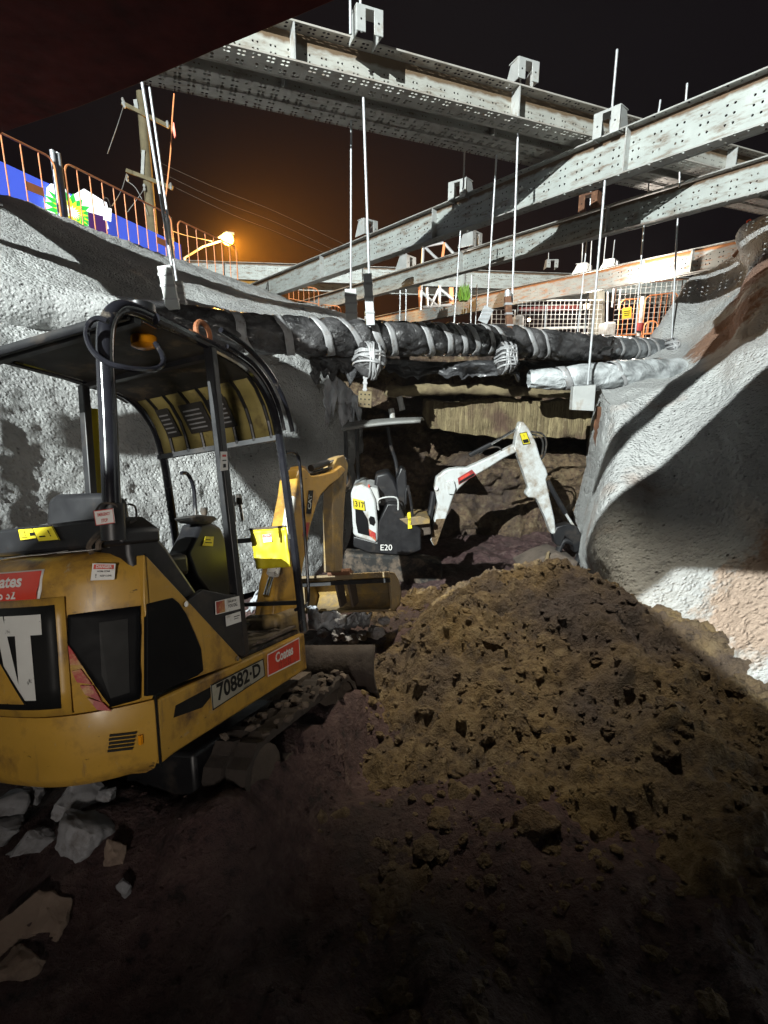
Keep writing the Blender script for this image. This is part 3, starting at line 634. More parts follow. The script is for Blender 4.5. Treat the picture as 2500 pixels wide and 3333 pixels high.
# clamps: crumpled taped bundles
def bundle(lab,px,py,Y,w,h,seed):
    c=AY(px,py,Y); t=thing('taped_clamp',c,lab,'clamp','taped clamps under the wrapped pipe')
    rows=[]
    for i in range(30):
        row=[]
        for j in range(33):
            a=2*math.pi*j/32; b=math.pi*i/29; n=V((math.sin(b)*math.cos(a),math.sin(b)*math.sin(a),math.cos(b)))
            k=1+.20*fbm(n*1.6+V((seed,0,0)),3)+.06*noise.noise(n*7+V((0,seed,0)))
            row.append(V((n.x*w/2*k,n.y*.16*k,n.z*h/2*k)))
        rows.append(row)
    MB().grid(rows).build('plastic_wrap',M['wrap'],t,smooth=True,auto=60)
    for q in range(12):      # tape wound round the bundle
        ax=(V((.25*noise.noise(V((q*1.7,seed,1)))*2,.2,1)) if q%2 else V((1,.2,.5*noise.noise(V((q*2.1,seed,5)))*2))).normalized()
        u0=ax.orthogonal().normalized(); w0=ax.cross(u0); off_=ax*(1.5*noise.noise(V((q*3.1+.4,seed+.3,2.2)))); A_=[];B_=[]
        for i in range(25):
            a0=2*math.pi*i/24; n=(u0*math.cos(a0)+w0*math.sin(a0)+off_).normalized()
            k=1.05+.20*fbm(n*1.6+V((seed,0,0)),3)
            p=V((n.x*w/2*k,n.y*.175*k,n.z*h/2*k)); wv=ax*(.014+.006*noise.noise(V((i*.5,q,4)))); A_.append(p-wv); B_.append(p+wv)
        MB().grid([A_,B_]).build('tape_strip',M['tape'],t,smooth=True,solid=.004)
    return t
bundle('crumpled taped clamp under the bright hanger post',1203,1170,7.25,.42,.50,2)
bundle('second crumpled taped clamp, right of the middle, at the pale timber block',1648,1165,8.1,.34,.50,9)
bundle('small taped clamp where the thin grey pipe meets the right bank',2186,1130,10.1,.22,.34,14)
# hanger posts and plates
def post(name,lab,a,b,Y,w,d,mat,cat_='hanger post'):
    a=AY(*a,Y);b=AY(*b,Y); t=thing(name,b,lab,cat_)
    MB().bar(a-b,V((0,0,0)),w,d,(0,1,0)).build('channel',mat,t,bevel=.006)
    b_=MB()
    for f in(.25,.55,.8): b_.box((a-b)*f,(w+.012,d+.012,.018+.02*f))
    b_.build('tape',M['tape'],t); return t
post('hanger_post','bright steel hanger post at the middle of the wrapped pipe',(1196,892),(1207,1060),7.2,.115,.10,M['galv'])
post('hanger_post','yellowish lower timber of the hanger post against the pipe',(1201,1010),(1216,1135),7.42,.13,.10,M['oldconc'],'timber')
post('hanger_post','dull grey flat hanger plate left of the bright hanger post',(1141,940),(1145,1045),7.9,.17,.03,M['gplate'])
post('hanger_post','dark hanger post with rounded pale top left of the mesh fence',(1652,965),(1660,1090),8.5,.095,.10,M['rustst'])
post('hanger_post','tilted pale plate above the pipe, left of the dark hanger post',(1592,1000),(1570,1050),8.6,.16,.03,M['galv'])
post('hanger_post','tall grey strap plate at the left hanger, in front of the bank',(535,865),(565,1010),6.35,.16,.05,M['gplate'])
post('hanger_post','shorter grey strap plate right of the tall one at the left hanger',(575,915),(592,1005),6.5,.13,.05,M['gplate'])
post('hanger_post','thin tape strap from the middle clamp down to the pale bolted plate',(1190,1215),(1187,1285),7.25,.05,.02,M['tape'],'strap')
lampo=tag(MB().tube([AY(1653,945,8.5),AY(1653,965,8.5)],[.045,.055],10).build('round_float',M['galv']),'rounded pale float sitting on the dark hanger post','float')
def sqplate(lab,poly,Y,dep,holes_,mat):
    q=[AY(*p,Y) for p in poly]; c=sum(q,V((0,0,0)))/4; t=thing('bolted_plate',c,lab,'plate')
    MB().prism([p-c for p in q],(0,dep,0)).build('plate',mat,t,bevel=.006)
    f=quadmap([q[3],q[2],q[1],q[0]],.003); b=MB()
    for i in range(holes_):
        for j in range(holes_):
            p=f(.2+.6*i/max(1,holes_-1),.2+.6*j/max(1,holes_-1))-c; b.tube([p+V((0,.004,0)),p-V((0,.002,0))],.011,8)
    if holes_: b.build('bolt_hole',M['ink'],t)
sqplate('pale square plate with nine bolt holes below the middle clamp',[(1167,1272),(1211,1274),(1209,1328),(1165,1324)],7.2,.03,3,M['oldconc'])
sqplate('blank pale corner plate at the end of the long right rod',[(1868,1258),(1940,1252),(1934,1338),(1862,1334)],7.5,.12,0,M['gplate'])
# rusty post in the recess of the right bank
slab('rusty_post','rough rusty vertical post in the recess beside the right bank','post',[(1960,1325),(1995,1330),(1992,1400),(1985,1470),(1955,1460),(1950,1390)],7.6,.2,M['rustst'],.03)
# thin grey stump of pipe seen behind the black canopy
for (x0,y0,x1,y1,lab) in((1300,1290,1310,1335,'white plastic stub pipe above the black canopy of the white digger'),(1273,1330,1279,1365,'shorter white stub pipe standing behind the black canopy')):
    tag(MB().tube([AY(x0,y0,8.8),AY(x1,y1,8.8)],.05,12).build('stub_pipe',M['whitep'],smooth=True),lab,'stub pipe')
# ================================================================== YELLOW EXCAVATOR  (local axes: t right, s forward, u up; right side plane t=0)
X=thing('mini_excavator',E0,'yellow mini excavator with black open canopy at the left, its engine cover towards the camera','excavator',mat3=Matrix((ER,EF,EU)).transposed())
HW=.49
def srear(t,k=0): # plan line of the tail
    x=min(1,abs(t+HW)/(HW+.004-k)); return -.215+k+.236*x**3.0
def shell(levels,n=44,s0=.02):
    rows=[]
    for (u,k) in levels:
        row=[V((-k,s0,u))]
        for i in range(n+1):
            a=math.pi*i/n; x=math.cos(a); x=math.copysign(abs(x)**.62,x); t=-HW+(HW-k)*x
            row.append(V((t,min(srear(t,k),s0),u)))
        row.append(V((-2*HW+k,s0,u))); rows.append(row)
    return rows
# lower counterweight, then bonnet
lv=[(-.075,.16),(-.062,.07),(-.04,.025),(.0,.0),(.20,.0),(.226,.003)]
r_=shell(lv); b=MB().grid(r_); b.add(r_[0],[list(range(len(r_[0])))]); b.add(r_[-1],[list(range(len(r_[-1])))]); b.build('counterweight',M['yellow'],X,smooth=True,auto=60)
lv=[(.229,.012),(.245,.004),(.40,.0),(.60,.001),(.70,.005),(.755,.014),(.79,.032),(.812,.060),(.825,.105),(.832,.20)]
r_=shell(lv); b=MB().grid(r_); b.add(r_[-1],[list(range(len(r_[-1])))]); bonnet=b.build('engine_cover',M['yellow'],X,smooth=True,auto=60)
def RP(t,u,off=.004):   # point on tail face
    k=0 if u<.7 else .012+.5*max(0,u-.72)**1.2
    return V((t,srear(t)-off+k,u))
def tailpatch(t0,t1,u0,u1,name,mat,parent,off,nt=14,inset=0):
    b=MB(); b.grid([[RP(t0+(t1-t0)*i/nt,u0+(u1-u0)*j/5,off) for i in range(nt+1)] for j in range(6)]); return b.build(name,mat,parent,smooth=True,solid=.002)
fr=tailpatch(-.785,-.195,.235,.668,'panel_frame',M['yellow'],X,.010)
pan=tailpatch(-.755,-.225,.262,.642,'black_panel',M['ink'],X,.014)
def tmap(c,u,size,off): 
    return lambda x,y: RP(c+x*size,u+y*size,off)
def tq(q,mat,name,par,off):   # four sided patch on the tail
    f=lambda u,v:((q[0][0]*(1-u)+q[1][0]*u)*(1-v)+(q[3][0]*(1-u)+q[2][0]*u)*v,(q[0][1]*(1-u)+q[1][1]*u)*(1-v)+(q[3][1]*(1-u)+q[2][1]*u)*v)
    return [[RP(*f(i/6,j/6),off) for i in range(7)] for j in range(7)]
worn=paint('worn_white_lettering',(.66,.66,.63),.5,var=.2,dirt=(.03,.03,.03),dsc=9,damt=(.60,.64))
lb_,lt_=.298,.612
for Lq in ([[(-.745,lb_+.05),(-.685,lb_+.05),(-.685,lt_-.05),(-.745,lt_-.05)],[(-.745,lt_-.06),(-.61,lt_-.06),(-.61,lt_),(-.72,lt_)],[(-.72,lb_),(-.61,lb_),(-.61,lb_+.06),(-.745,lb_+.06)]],
           [[(-.60,lb_),(-.54,lb_),(-.49,lt_),(-.535,lt_)],[(-.432,lb_),(-.372,lb_),(-.445,lt_),(-.492,lt_)]],
           [[(-.385,lb_),(-.312,lb_),(-.318,lt_-.07),(-.388,lt_-.07)],[(-.438,lt_-.075),(-.272,lt_-.075),(-.272,lt_),(-.438,lt_)]]):
    b=MB()
    for q in Lq: b.grid(tq(q,0,0,0,.018))
    b.build('lettering',worn,pan,smooth=True)
b=MB(); b.grid(tq([(-.63,.285),(-.352,.285),(-.487,.455),(-.493,.455)],0,0,0,.0195)); b.build('triangle',M['yellow'],pan,smooth=True)
b=MB(); b.grid(tq([(-.362,.285),(-.348,.285),(-.483,.465),(-.493,.465)],0,0,0,.0205)); b.build('triangle_edge',M['ink'],pan,smooth=True)
def taillabel(t0,t1,u0,u1,name,mat,lines,off=.006,border=None):
    f=lambda u,v,o=off:RP(t0+(t1-t0)*u,u0+(u1-u0)*v,o); b=MB().grid([[f(i/10,j/3) for i in range(11)] for j in range(4)]); o=b.build(name,mat,bonnet,smooth=True,solid=.0015)
    w=t1-t0; h=u1-u0
    for ln in lines:
        s,u,v,hh,m=ln[:5]; sx=ln[5] if len(ln)>5 else 1
        if s=='#': MB().grid([[f(u+hh*i/12,v+sx*j/4,off+.0022) for i in range(13)] for j in range(5)]).build('printed_block',m,o,smooth=True); continue
        text(s,1,lambda x,y:f(u+x*sx*hh*h/w,v+y*hh,off+.0038),m,'lettering',o,bold=.03)
    return o
taillabel(-.66,-.285,.664,.776,'hire_sticker',M['sticker'],[('#',.02,.04,.96,M['red'],.92),('Coates',.5,.66,.56,M['sticker'],1.15),('13 15 52',.5,.22,.40,M['sticker'],1.1)])
# danger sticker on the rounded right corner
# notices on top of the cover
for (c0,w0,d0) in((-.60,.14,.10),(-.455,.10,.09),(-.30,.17,.12)):
    z=.834; q=[V((c0,-.13+.02,z-.006)),V((c0+w0,-.13+.02,z-.006)),V((c0+w0,-.13+d0+.02,z+.001)),V((c0,-.13+d0+.02,z+.001))]
    label(bonnet,'notice_sheet',q,M['sticker'],[('#',.06,.80,.88,M['inkred'] if c0<-.4 else M['sticker'],.1)]+[('#',.08,.12+.12*i,.8-.1*(i%3),M['ink'],.035) for i in range(5)],border=M['ink'],off=.003)
# right side: yellow triangular side panel, sill and skirt
side=[V((0,.10,.225)),V((0,.10,.80)),V((0,.02+.02,.825)),V((0,.10,.80))]
poly=[S(504,2255),S(792,2150),S(455,1800)]
MB().prism([V((.006,)+S(*p,.006)[1:]) for p in((507,2252),(792,2151),(476,1808),(468,1806),(470,1960))],(-.05,0,0)).build('side_panel',M['yellow'],X,bevel=.004)
MB().prism([V((.002,.026,.222)),V((.002,.026,-.03)),V((.002,.10,-.02)),V((.002,1.235,-.008)),V((.002,1.235,.214))],(-.044,0,0)).build('side_skirt',M['yellow'],X,bevel=.012)
MB().box((-2*HW+.02,.675,.108),(.044,1.115,.212)).build('side_skirt',M['yellow'],X,bevel=.012)
MB().box((-.49,1.23,.108),(.90,.05,.20)).build('front_skirt',M['yellow'],X,bevel=.01)
MB().box((-.49,.70,.06),(.92,1.06,.10)).build('frame_plate',M['black'],X)
# seam between cover and panel
MB().box((.003,.023,.38),(.006,.007,.84)).build('seam_gap',M['ink'],X)
# black grille wrapping round the corner
def corner(px,py):
    for s in range(40):
        a=-.3+s*.012
    best=None
    for i in range(200):       # walk along the tail line until the ray matches
        t=-.5+.5*i/199; s=srear(t); p=Sr(px,py,s); e=abs(p[0]-t)
        if best is None or e<best[0]: best=(e,t,s,p[2])
    if best[0]>.02 or best[2]>.015: 
        p=S(px,py,.0); return V((.012,p[1],p[2]))
    return V((best[1]+.005,best[2]-.006,best[3]))
q=[]
for p in((301,1889),(378,1886),(380,1835),(306,1834)):
    c=corner(*p); kk=max(0,c.z-.70)*.22; q.append(c+V((-kk*.5,kk*.5-.004,0)))
label(bonnet,'danger_sticker',q,M['sticker'],[('#',.06,.66,.88,M['red'],.28),('DANGER',.5,.80,.26,M['sticker'],.8),('WORK ZONE',.5,.52,.14,M['ink'],.8),('KEEP CLEAR',.62,.25,.14,M['ink'],.8),('!',.2,.25,.3,M['ink'])],off=.004)
zg=lambda x,y:(x*.663,1600+y*.663)
gp1=[corner(*zg(*p)) for p in((335,605),(500,585),(690,562))]; gp2=[corner(*zg(*p)) for p in((330,740),(450,910),(545,1055))]
def gpt(f,g):  # between upper edge and lower edge
    a=[(335,605),(420,594),(520,582),(610,570),(690,560)]; c=[(335,740),(400,840),(470,950),(545,1055),(690,1015)]
    i=min(3,int(f*4)); k=f*4-i; A=(a[i][0]*(1-k)+a[i+1][0]*k,a[i][1]*(1-k)+a[i+1][1]*k); B=(c[i][0]*(1-k)+c[i+1][0]*k,c[i][1]*(1-k)+c[i+1][1]*k)
    return corner(*zg(A[0]*(1-g)+B[0]*g,A[1]*(1-g)+B[1]*g))
gr=MB().grid([[gpt(i/16,j/8) for i in range(17)] for j in range(9)]).build('grille',M['grill'],X,smooth=True,solid=.006,auto=60)
P_=[V((.012,)+S(*zg(*p))[1:]) for p in((712,552),(780,535),(838,522),(870,548),(905,600),(945,690),(978,770),(990,880),(960,905),(748,1000),(712,1005))]
MB().prism(P_,(-.02,0,0)).build('side_grille',M['grill'],X,bevel=.004)
# inner darker vent of the grille
MB().prism([corner(*zg(*p))+V((.004,-.006,0)) for p in((490,640),(630,622),(640,980),(545,1010),(505,900))],(-.004,.004,0)).build('vent_screen',M['ink'],gr)
# faded red chevrons below the grille on the cover
for p in(((333,755),(352,775),(398,850),(345,850)),((350,880),(398,870),(450,945),(380,935)),((395,950),(455,950),(500,1030),(420,995)),((430,1010),(505,1035),(545,1075),(480,1070))):
    MB().prism([corner(*zg(*q))+V((0,.001,0)) for q in p],(0,.003,0)).build('red_stripe',M['redstripe'],bonnet)
# bolts and slots
b=MB()
for p in((900,553),(1155,820)): 
    q=S(*zg(*p)); b.cyl((.004,q[1],q[2]),(.016,q[1],q[2]),.013,8)
b.build('bolt',M['chrome'],X)
b=MB()
for i in range(5):
    q0=corner(*zg(540-2*i,1195+19*i)); q1=corner(*zg(672-4*i,1180+19*i)); b.bar(q0+V((.0,-.001,0)),q1+V((.0,-.001,0)),.006,.007)
b.build('vent_slots',M['ink'],X)
q=corner(*zg(690,1215)); MB().box(q,(.012,.012,.035)).build('reflector',M['amber'],X)
# handle strip beneath grille, dent smear
MB().prism([V((.004,)+S(*zg(*p))[1:]) for p in((860,1050),(1030,960),(1030,1010),(990,1060),(850,1110))],(-.004,0,0)).build('scuffed_recess',M['ink'],X)
def sidelabel(name,px4,mat,lines,border=None,t=.006,par=None):
    q=[V((t,)+S(*p,t)[1:]) for p in px4]; return label(par or X,name,q,mat,lines,border=border)
npl=sidelabel('number_plate',[zg(1042,1075),zg(1300,905),zg(1290,820),zg(1032,950)],M['plate'],[('70882·D',.5,.54,.92,M['ink'],.98,.03),('CONSTRUCTION',.62,.08,.10,M['ink'],.8)],border=M['ink'])
sidelabel('hire_sticker',[zg(1312,910),zg(1472,830),zg(1466,715),zg(1310,800)],M['red'],[('Coates',.5,.62,.58,M['sticker'],1.0,.03),('13 15 52',.5,.22,.34,M['redstripe'],1.0)],border=M['sticker'])
# floor, seat base, black side panel of the cab
MB().box((-.49,.93,.222),(.90,.60,.03)).build('floor_mat',M['rubber'],X,bevel=.006)
MB().prism([V((-.03,.12,.24)),V((-.03,.62,.24)),V((-.03,.18,.82)),V((-.03,.10,.90)),V((-.03,-.02,.92)),V((-.03,-.02,.80))],(-.92,0,0)).build('seat_base',M['black'],X,bevel=.02)
pb=MB().prism([V((.0,)+S(*zg(*p))[1:]) for p in((905,545),(1000,480),(1115,505),(1190,505),(1200,815),(1155,800))],(-.03,0,0)).build('black_side_panel',M['black'],X,bevel=.004)
sidelabel('notice_sticker',[zg(1058,605),zg(1178,575),zg(1172,512),zg(1055,540)],M['sticker'],[('#',.02,.05,.34,M['redstripe'],.9),('DIAL BEFORE',.68,.74,.22,M['ink'],.8),('YOU DIG',.68,.40,.34,M['ink'],.85)],t=.004,par=pb)
sidelabel('white_tag_sticker',[zg(1110,662),zg(1182,638),zg(1178,588),zg(1106,610)],M['sticker'],[('#',.52,.62,.4,M['ink'],.08),('#',.52,.42,.3,M['ink'],.06)],t=.004,par=pb)
# sloping black cover between bonnet and seat, rear shelf, seat back
MB().prism([Sr(0,1812,-.06),V((-.93,-.06,.86)),V((-.93,-.06,.955)),V((-.10,-.06,.955)),V((-.02,-.06,.90)),V((-.02,-.06,.84))],(0,.20,0)).build('rear_shelf',M['black'],X,bevel=.015)
sb=[V(Sr(*p,.02)) for p in((145,1700),(150,1625),(175,1608),(330,1603),(362,1625),(372,1690),(372,1715),(145,1725))]
MB().prism(sb,(0,.09,0)).build('seat_back',M['black'],X,bevel=.025)
MB().box((-.49,.36,.72),(.46,.44,.12)).build('seat_cushion',M['black'],X,bevel=.03)
def rearlabel(name,px4,s,mat,lines,border=None):
    return label(X,name,[V(Sr(*p,s)) for p in px4],mat,lines,border=border)
rearlabel('warning_label',[(68,1760),(128,1752),(118,1718),(60,1722)],-.064,M['yl'],[('#',.1,.2,.35,M['ink'],.06),('!',.35,.55,.6,M['ink']),('#',.6,.3,.3,M['ink'],.3)],M['ink'])
rearlabel('warning_label',[(128,1764),(197,1758),(172,1711),(106,1718)],-.068,M['yl'],[('#',.15,.3,.3,M['ink'],.1),('!',.7,.5,.6,M['ink'])],M['ink'])
rearlabel('warning_label',[(345,1668),(372,1665),(370,1632),(346,1636)],.012,M['yl'],[('!',.5,.5,.7,M['ink'])])
# ROPS tube, rails and canopy
def Pp(t,*su): return [V((t,a,b)) for a,b in su]
tube_path=cat(Pp(-.045,(-.072,1.00),(-.06,1.35),(-.052,1.60),(-.03,1.72),(.03,1.80),(.12,1.825),(.24,1.822)),8)
MB().tube(tube_path,.033,16).build('roll_bar',M['gloss'],X,smooth=True)
MB().tube([p+V((-.87,0,0)) for p in tube_path],.030,12).build('roll_bar',M['gloss'],X,smooth=True)
MB().tube([V((-.045,-.075,.86)),V((-.045,-.072,1.0))],.044,14).build('roll_bar_socket',M['black'],X,smooth=True)
rail=cat(Pp(-.02,(.20,1.815),(.55,1.815),(.80,1.80),(.93,1.765),(1.04,1.69),(1.12,1.58),(1.165,1.42),(1.19,1.22),(1.235,.72),(1.262,.22)),6)
MB().tube(rail,.026,10).build('front_post',M['gloss'],X,smooth=True)
MB().tube([p+V((.035,.012,.018)) for p in rail[8:36]],.012,8).build('edge_trim',M['gloss'],X,smooth=True)
MB().tube([p+V((-.90,0,0)) for p in rail],.026,10).build('front_post',M['gloss'],X,smooth=True)
MB().bar(V((-.02,.56,1.80)),V((-.02,.635,.24)),.05,.045,(0,1,0)).build('middle_post',M['black'],X,bevel=.006)
MB().bar(V((-.93,.60,1.78)),V((-.93,.60,.80)),.045,.045,(0,1,0)).build('middle_post',M['black'],X,bevel=.006)
sidelabel('post_label',[(718,1533),(741,1530),(738,1470),(717,1470)],M['sticker'],[('#',.2,.72,.6,M['inkred'],.12),('#',.2,.5,.6,M['ink'],.06),('#',.3,.15,.4,M['ink'],.2)],t=.008)
# outer visor rail with little lug
orail=cat([V((.075,s,u)) for s,u in((.53,1.86),(.72,1.845),(.90,1.79),(1.03,1.70),(1.12,1.58),(1.165,1.45))],6)
MB().tube(orail,.014,8).build('visor_rail',M['gloss'],X,smooth=True)
roof=[[V((-.045-.93*i/10,s,u)) for i in range(11)] for s,u in((.075,1.775),(.08,1.81),(.16,1.822),(.5,1.822),(.80,1.805),(.93,1.775))]
MB().grid(roof).build('canopy_roof',M['black'],X,smooth=True,solid=.022)
MB().grid([[p+V((0,.015,-.022)) for p in r] for r in roof[1:]]).build('roof_lining',M['canin'],X,smooth=True)
for s in(.12,.62): MB().box((-.49,s,1.785),(.90,.035,.035)).build('roof_cross_bar',M['black'],X)
vis=[V((0,s,u)) for s,u in((.93,1.775),(1.02,1.71),(1.09,1.62),(1.13,1.53),(1.155,1.43))]
MB().grid([[p+V((-.045-.86*i/12,0,0)) for i in range(13)] for p in vis]).build('roof_window',M['poly'],X,smooth=True,solid=.006)
for k in range(7):
    MB().tube([p+V((-.06-.125*k,-.012,0)) for p in vis],.011,6).build('window_rib',M['black'],X)
MB().bar(V((-.03,1.155,1.425)),V((-.95,1.155,1.425)),.035,.03).build('visor_bar',M['black'],X)
for (t0,w0) in((-.62,.18),(-.40,.13),(-.80,.10)):
    a=vis[1]+V((t0,-.02,0)); c=vis[3]+V((t0,-.02,0)); label(X,'roof_notice',[V((t0,c.y-.008,c.z)),V((t0+w0,c.y-.008,c.z)),V((t0+w0,a.y-.008,a.z-.02)),V((t0,a.y-.008,a.z-.02))],M['canin'],[('#',.1,.15*i,.7,M['tape'],.05) for i in range(1,6)])
# beacon, cable loop, eye bolt
bc=V(Sr(468,1105,.30)); bt=MB(); bt.tube([bc+V((0,0,.16)),bc+V((0,0,.015))],.062,16); bo=bt.build('beacon',M['black'],X,smooth=True)
MB().tube([bc+V((0,0,.0155)),bc+V((0,0,-.03)),bc+V((0,0,-.042))],[.058,.056,.03],16).build('beacon_lens',M['amber'],bo,smooth=True)
cb=[V(Sr(*p,s)) for p,s in(((352,1046),-.11),((318,1036),-.12),((292,1052),-.13),((282,1090),-.13),((300,1140),-.13),((345,1178),-.12),((395,1194),-.10),((460,1203),-.04),((510,1200),.03),((531,1180),.08),((526,1150),.10),((506,1118),.12))]
MB().tube(cat(cb,6),.011,8).build('hose_loop',M['gloss'],X,smooth=True)
ec=V((-.02,)+S(661,1083,-.02)[1:]); MB().tube([ec+V((.0,.052*math.cos(a),.052*math.sin(a))) for a in[2*math.pi*i/20 for i in range(20)]],.013,8,closed=True).build('lifting_eye',M['rustring'],X,smooth=True)
# console, levers, seat arm, left rails
con=[V((-.34,)+S(*p,-.34)[1:]) for p in((610,1800),(640,1740),(655,1700),(690,1700),(720,1715),(745,1775),(760,1850),(790,1930),(700,1960),(640,1880))]
MB().prism(con,(-.14,0,0)).build('console',M['black'],X,bevel=.02)
lab_q=[V((-.335,)+S(*p,-.335)[1:]) for p in((658,1776),(692,1778),(695,1747),(668,1746))]; label(X,'control_label',lab_q,M['yl'],[('#',.15,.3,.7,M['ink'],.1),('#',.15,.6,.5,M['ink'],.1)])
pad=[V((-.30,)+S(*p,-.30)[1:]) for p in((618,1682),(650,1674),(700,1680),(712,1690),(690,1705),(640,1698))]; MB().prism(pad,(-.12,0,0)).build('arm_pad',M['rubber'],X,bevel=.012)
kp=V((-.33,)+S(664,1664,-.33)[1:]); MB().tube([kp+V((0,0,-.03)),kp,kp+V((0,0,.02))],[.012,.022,.016],10).build('lever_knob',M['rubber'],X,smooth=True)
for (p0,p1) in(((765,1700),(757,1630)),((790,1695),(778,1625))):
    a=V((-.12,)+S(*p0,-.12)[1:]); c=V((-.12,)+S(*p1,-.12)[1:]); lv=MB().tube([a,c],.008,8).build('lever',M['chrome'],X,smooth=True)
    MB().tube([c+V((0,0,-.03)),c+V((0,0,.03))],[.018,.014],8).build('grip',M['rubber'],lv,smooth=True)
ap=[V((-.60,)+S(*p,-.60)[1:]) for p in((640,1745),(632,1600),(612,1545),(590,1540))]; MB().tube(cat(ap,5),.012,8).build('left_hand_rail',M['gloss'],X,smooth=True)
ap=[V((-.45,)+S(*p,-.45)[1:]) for p in((600,1800),(602,1740),(625,1733),(640,1742),(642,1790))]; MB().tube(cat(ap,5),.010,8).build('arm_rest_frame',M['gloss'],X,smooth=True)
# front cross bars and hand rail
MB().bar(V((-.02,1.215,.815)),V((-.92,1.215,.815)),.03,.03).build('front_bar',M['black'],X)
MB().bar(V((-.02,1.25,.40)),V((-.92,1.25,.40)),.025,.025).build('front_bar',M['black'],X)
hr=[V((-.03,)+S(*p,-.03)[1:]) for p in((930,1472),(955,1470),(972,1490),(980,1560),(990,1700),(1002,1880),(1004,1945),(995,1972),(962,1985))]
MB().tube(cat(hr,5),.011,8).build('hand_rail',M['gloss'],X,smooth=True)
# pedals, travel levers on the floor
for t0 in(-.36,-.46,-.58): MB().box((t0,1.12,.27),(.07,.10,.02),Matrix.Rotation(.5,3,'X')).build('pedal',M['rubber'],X,bevel=.005)
mp=[V((-.06,.80,.245)),V((-.06,1.18,.245))]
MB().grid([[V((-.06-.22*i/6,.74+.44*j/6,.243+.015*noise.noise(V((i*.5,j*.5,3))))) for i in range(7)] for j in range(7)]).build('crumpled_mat',M['mud'],X,smooth=True,solid=.008)
MB().bar(V((-.03,.80,.262)),V((-.05,1.20,.262)),.03,.014).build('mat_strip',M['mud'],X)
# left thin rear stay with yellow slide plate
yl_=[V((-.96,)+S(*p,-.96)[1:]) for p in((293,1330),(312,1330),(322,1440),(333,1605),(308,1605))]
MB().prism(yl_,(0,.03,0)).build('yellow_stay_plate',M['ylb'],X)
MB().bar(V((-.955,)+S(278,1265,-.955)[1:]),V((-.955,)+S(300,1600,-.955)[1:]),.03,.03,(0,1,0)).build('rear_stay',M['black'],X)
# emergency stop tag hanging on the roll bar foot
et=[V(Sr(*p,-.175)) for p in((315,1711),(376,1702),(370,1655),(307,1663))]
etag=label(X,'emergency_tag',et,M['sticker'],[('EMERGENCY',.5,.68,.30,M['inkred'],.62,.02),('STOP',.5,.26,.32,M['inkred'],.75,.02)],border=M['inkred'])
MB().tube(cat([V(Sr(*p,-.172)) for p in((310,1668),(330,1640),(368,1640),(385,1650))],5),.004,6).build('tag_cord',M['rubber'],X)
for pts in(((300,1800),(290,1780),(305,1755),(330,1730),(352,1715)),((320,1790),(322,1765),(345,1745),(360,1720))):
    MB().tube(cat([V(Sr(*p,-.09)) for p in pts],5),.011,6).build('hydraulic_hose',M['rubber'],X,smooth=True)
MB().tube(cat([V(Sr(*p,-.05)) for p in((418,1640),(440,1650),(443,1690),(425,1700))],5),.004,6).build('cable_loop',M['rubber'],X)
# undercarriage: two rubber tracks, car body, blade
def track(t0,w,s0,s1,ub,ut,name='track'):
    r=(ut-ub)/2; uc=(ut+ub)/2; pth=[]
    n=22
    for i in range(n+1): pth.append((s0+(s1-s0)*i/n,ut))
    for i in range(1,9): a=R(90-180*i/9); pth.append((s1+r*math.cos(a),uc+r*math.sin(a)))
    for i in range(n+1): pth.append((s1-(s1-s0)*i/n,ub))
    for i in range(1,9): a=R(-90-180*i/9); pth.append((s0+r*math.cos(a),uc+r*math.sin(a)))
    b=MB(); m=len(pth); rows=[]
    for i,(s,u) in enumerate(pth):
        ln=i%3; ns=s-(s0+s1)/2; k=.022 if ln else 0
        c=V((0,max(min(s,s1),s0),uc)); d=(V((0,s,u))-c).normalized()
        rows.append([V((t,s,u))+d*kk for t,kk in((t0-w/2,-.02),(t0-w/2,k),(t0-w*.06,k),(t0-w*.04,0),(t0+w*.04,0),(t0+w*.06,k),(t0+w/2,k),(t0+w/2,-.02))])
    rows.append(rows[0]); o=b.grid(rows).build(name,M['trackmud'],X,smooth=False)
    b=MB()
    for i in range(5):
        s=s0+(s1-s0)*i/4; rr=r*(.86 if i in(0,4) else .45); uu=uc if i in(0,4) else ub+r*.5
        b.tube([V((t0-w*.45,s,uu)),V((t0+w*.45,s,uu))],rr,16)
    b.build('track_roller',M['mud'],o,smooth=True)
    return o
track(.045,.23,.50,1.42,-.44,-.125); track(-1.02,.23,.50,1.42,-.44,-.125)
MB().box((-.49,.66,-.22),(.8,.7,.2)).build('car_body',M['black'],X,bevel=.02)
MB().tube([V((-.49,.62,-.14)),V((-.49,.62,.01))],.30,24).build('slew_ring',M['black'],X)
for t0 in(-.25,-.73): MB().bar(V((t0,1.05,-.2)),V((t0,1.70,-.2)),.08,.09).build('blade_arm',M['mud'],X)
bl=[[V((-1.12+1.38*i/20,1.74+.07*math.sin(j/6*math.pi)*-1,-.36+.37*j/6)) for i in range(21)] for j in range(7)]
bl=rough_up(bl,.012,6,3)
MB().grid(bl).build('dozer_blade',M['trackmud'],X,smooth=True,solid=.03)
# mud lumps lying on the right track
b=MB()
for i in range(34):
    s=random.uniform(.4,1.45); lump(b,(random.uniform(-.03,.19),s,-.09),random.uniform(.014,.034),(1,1,.6),amp=.5)
b.build('track_mud',M['mud'],X)['kind']='stuff'
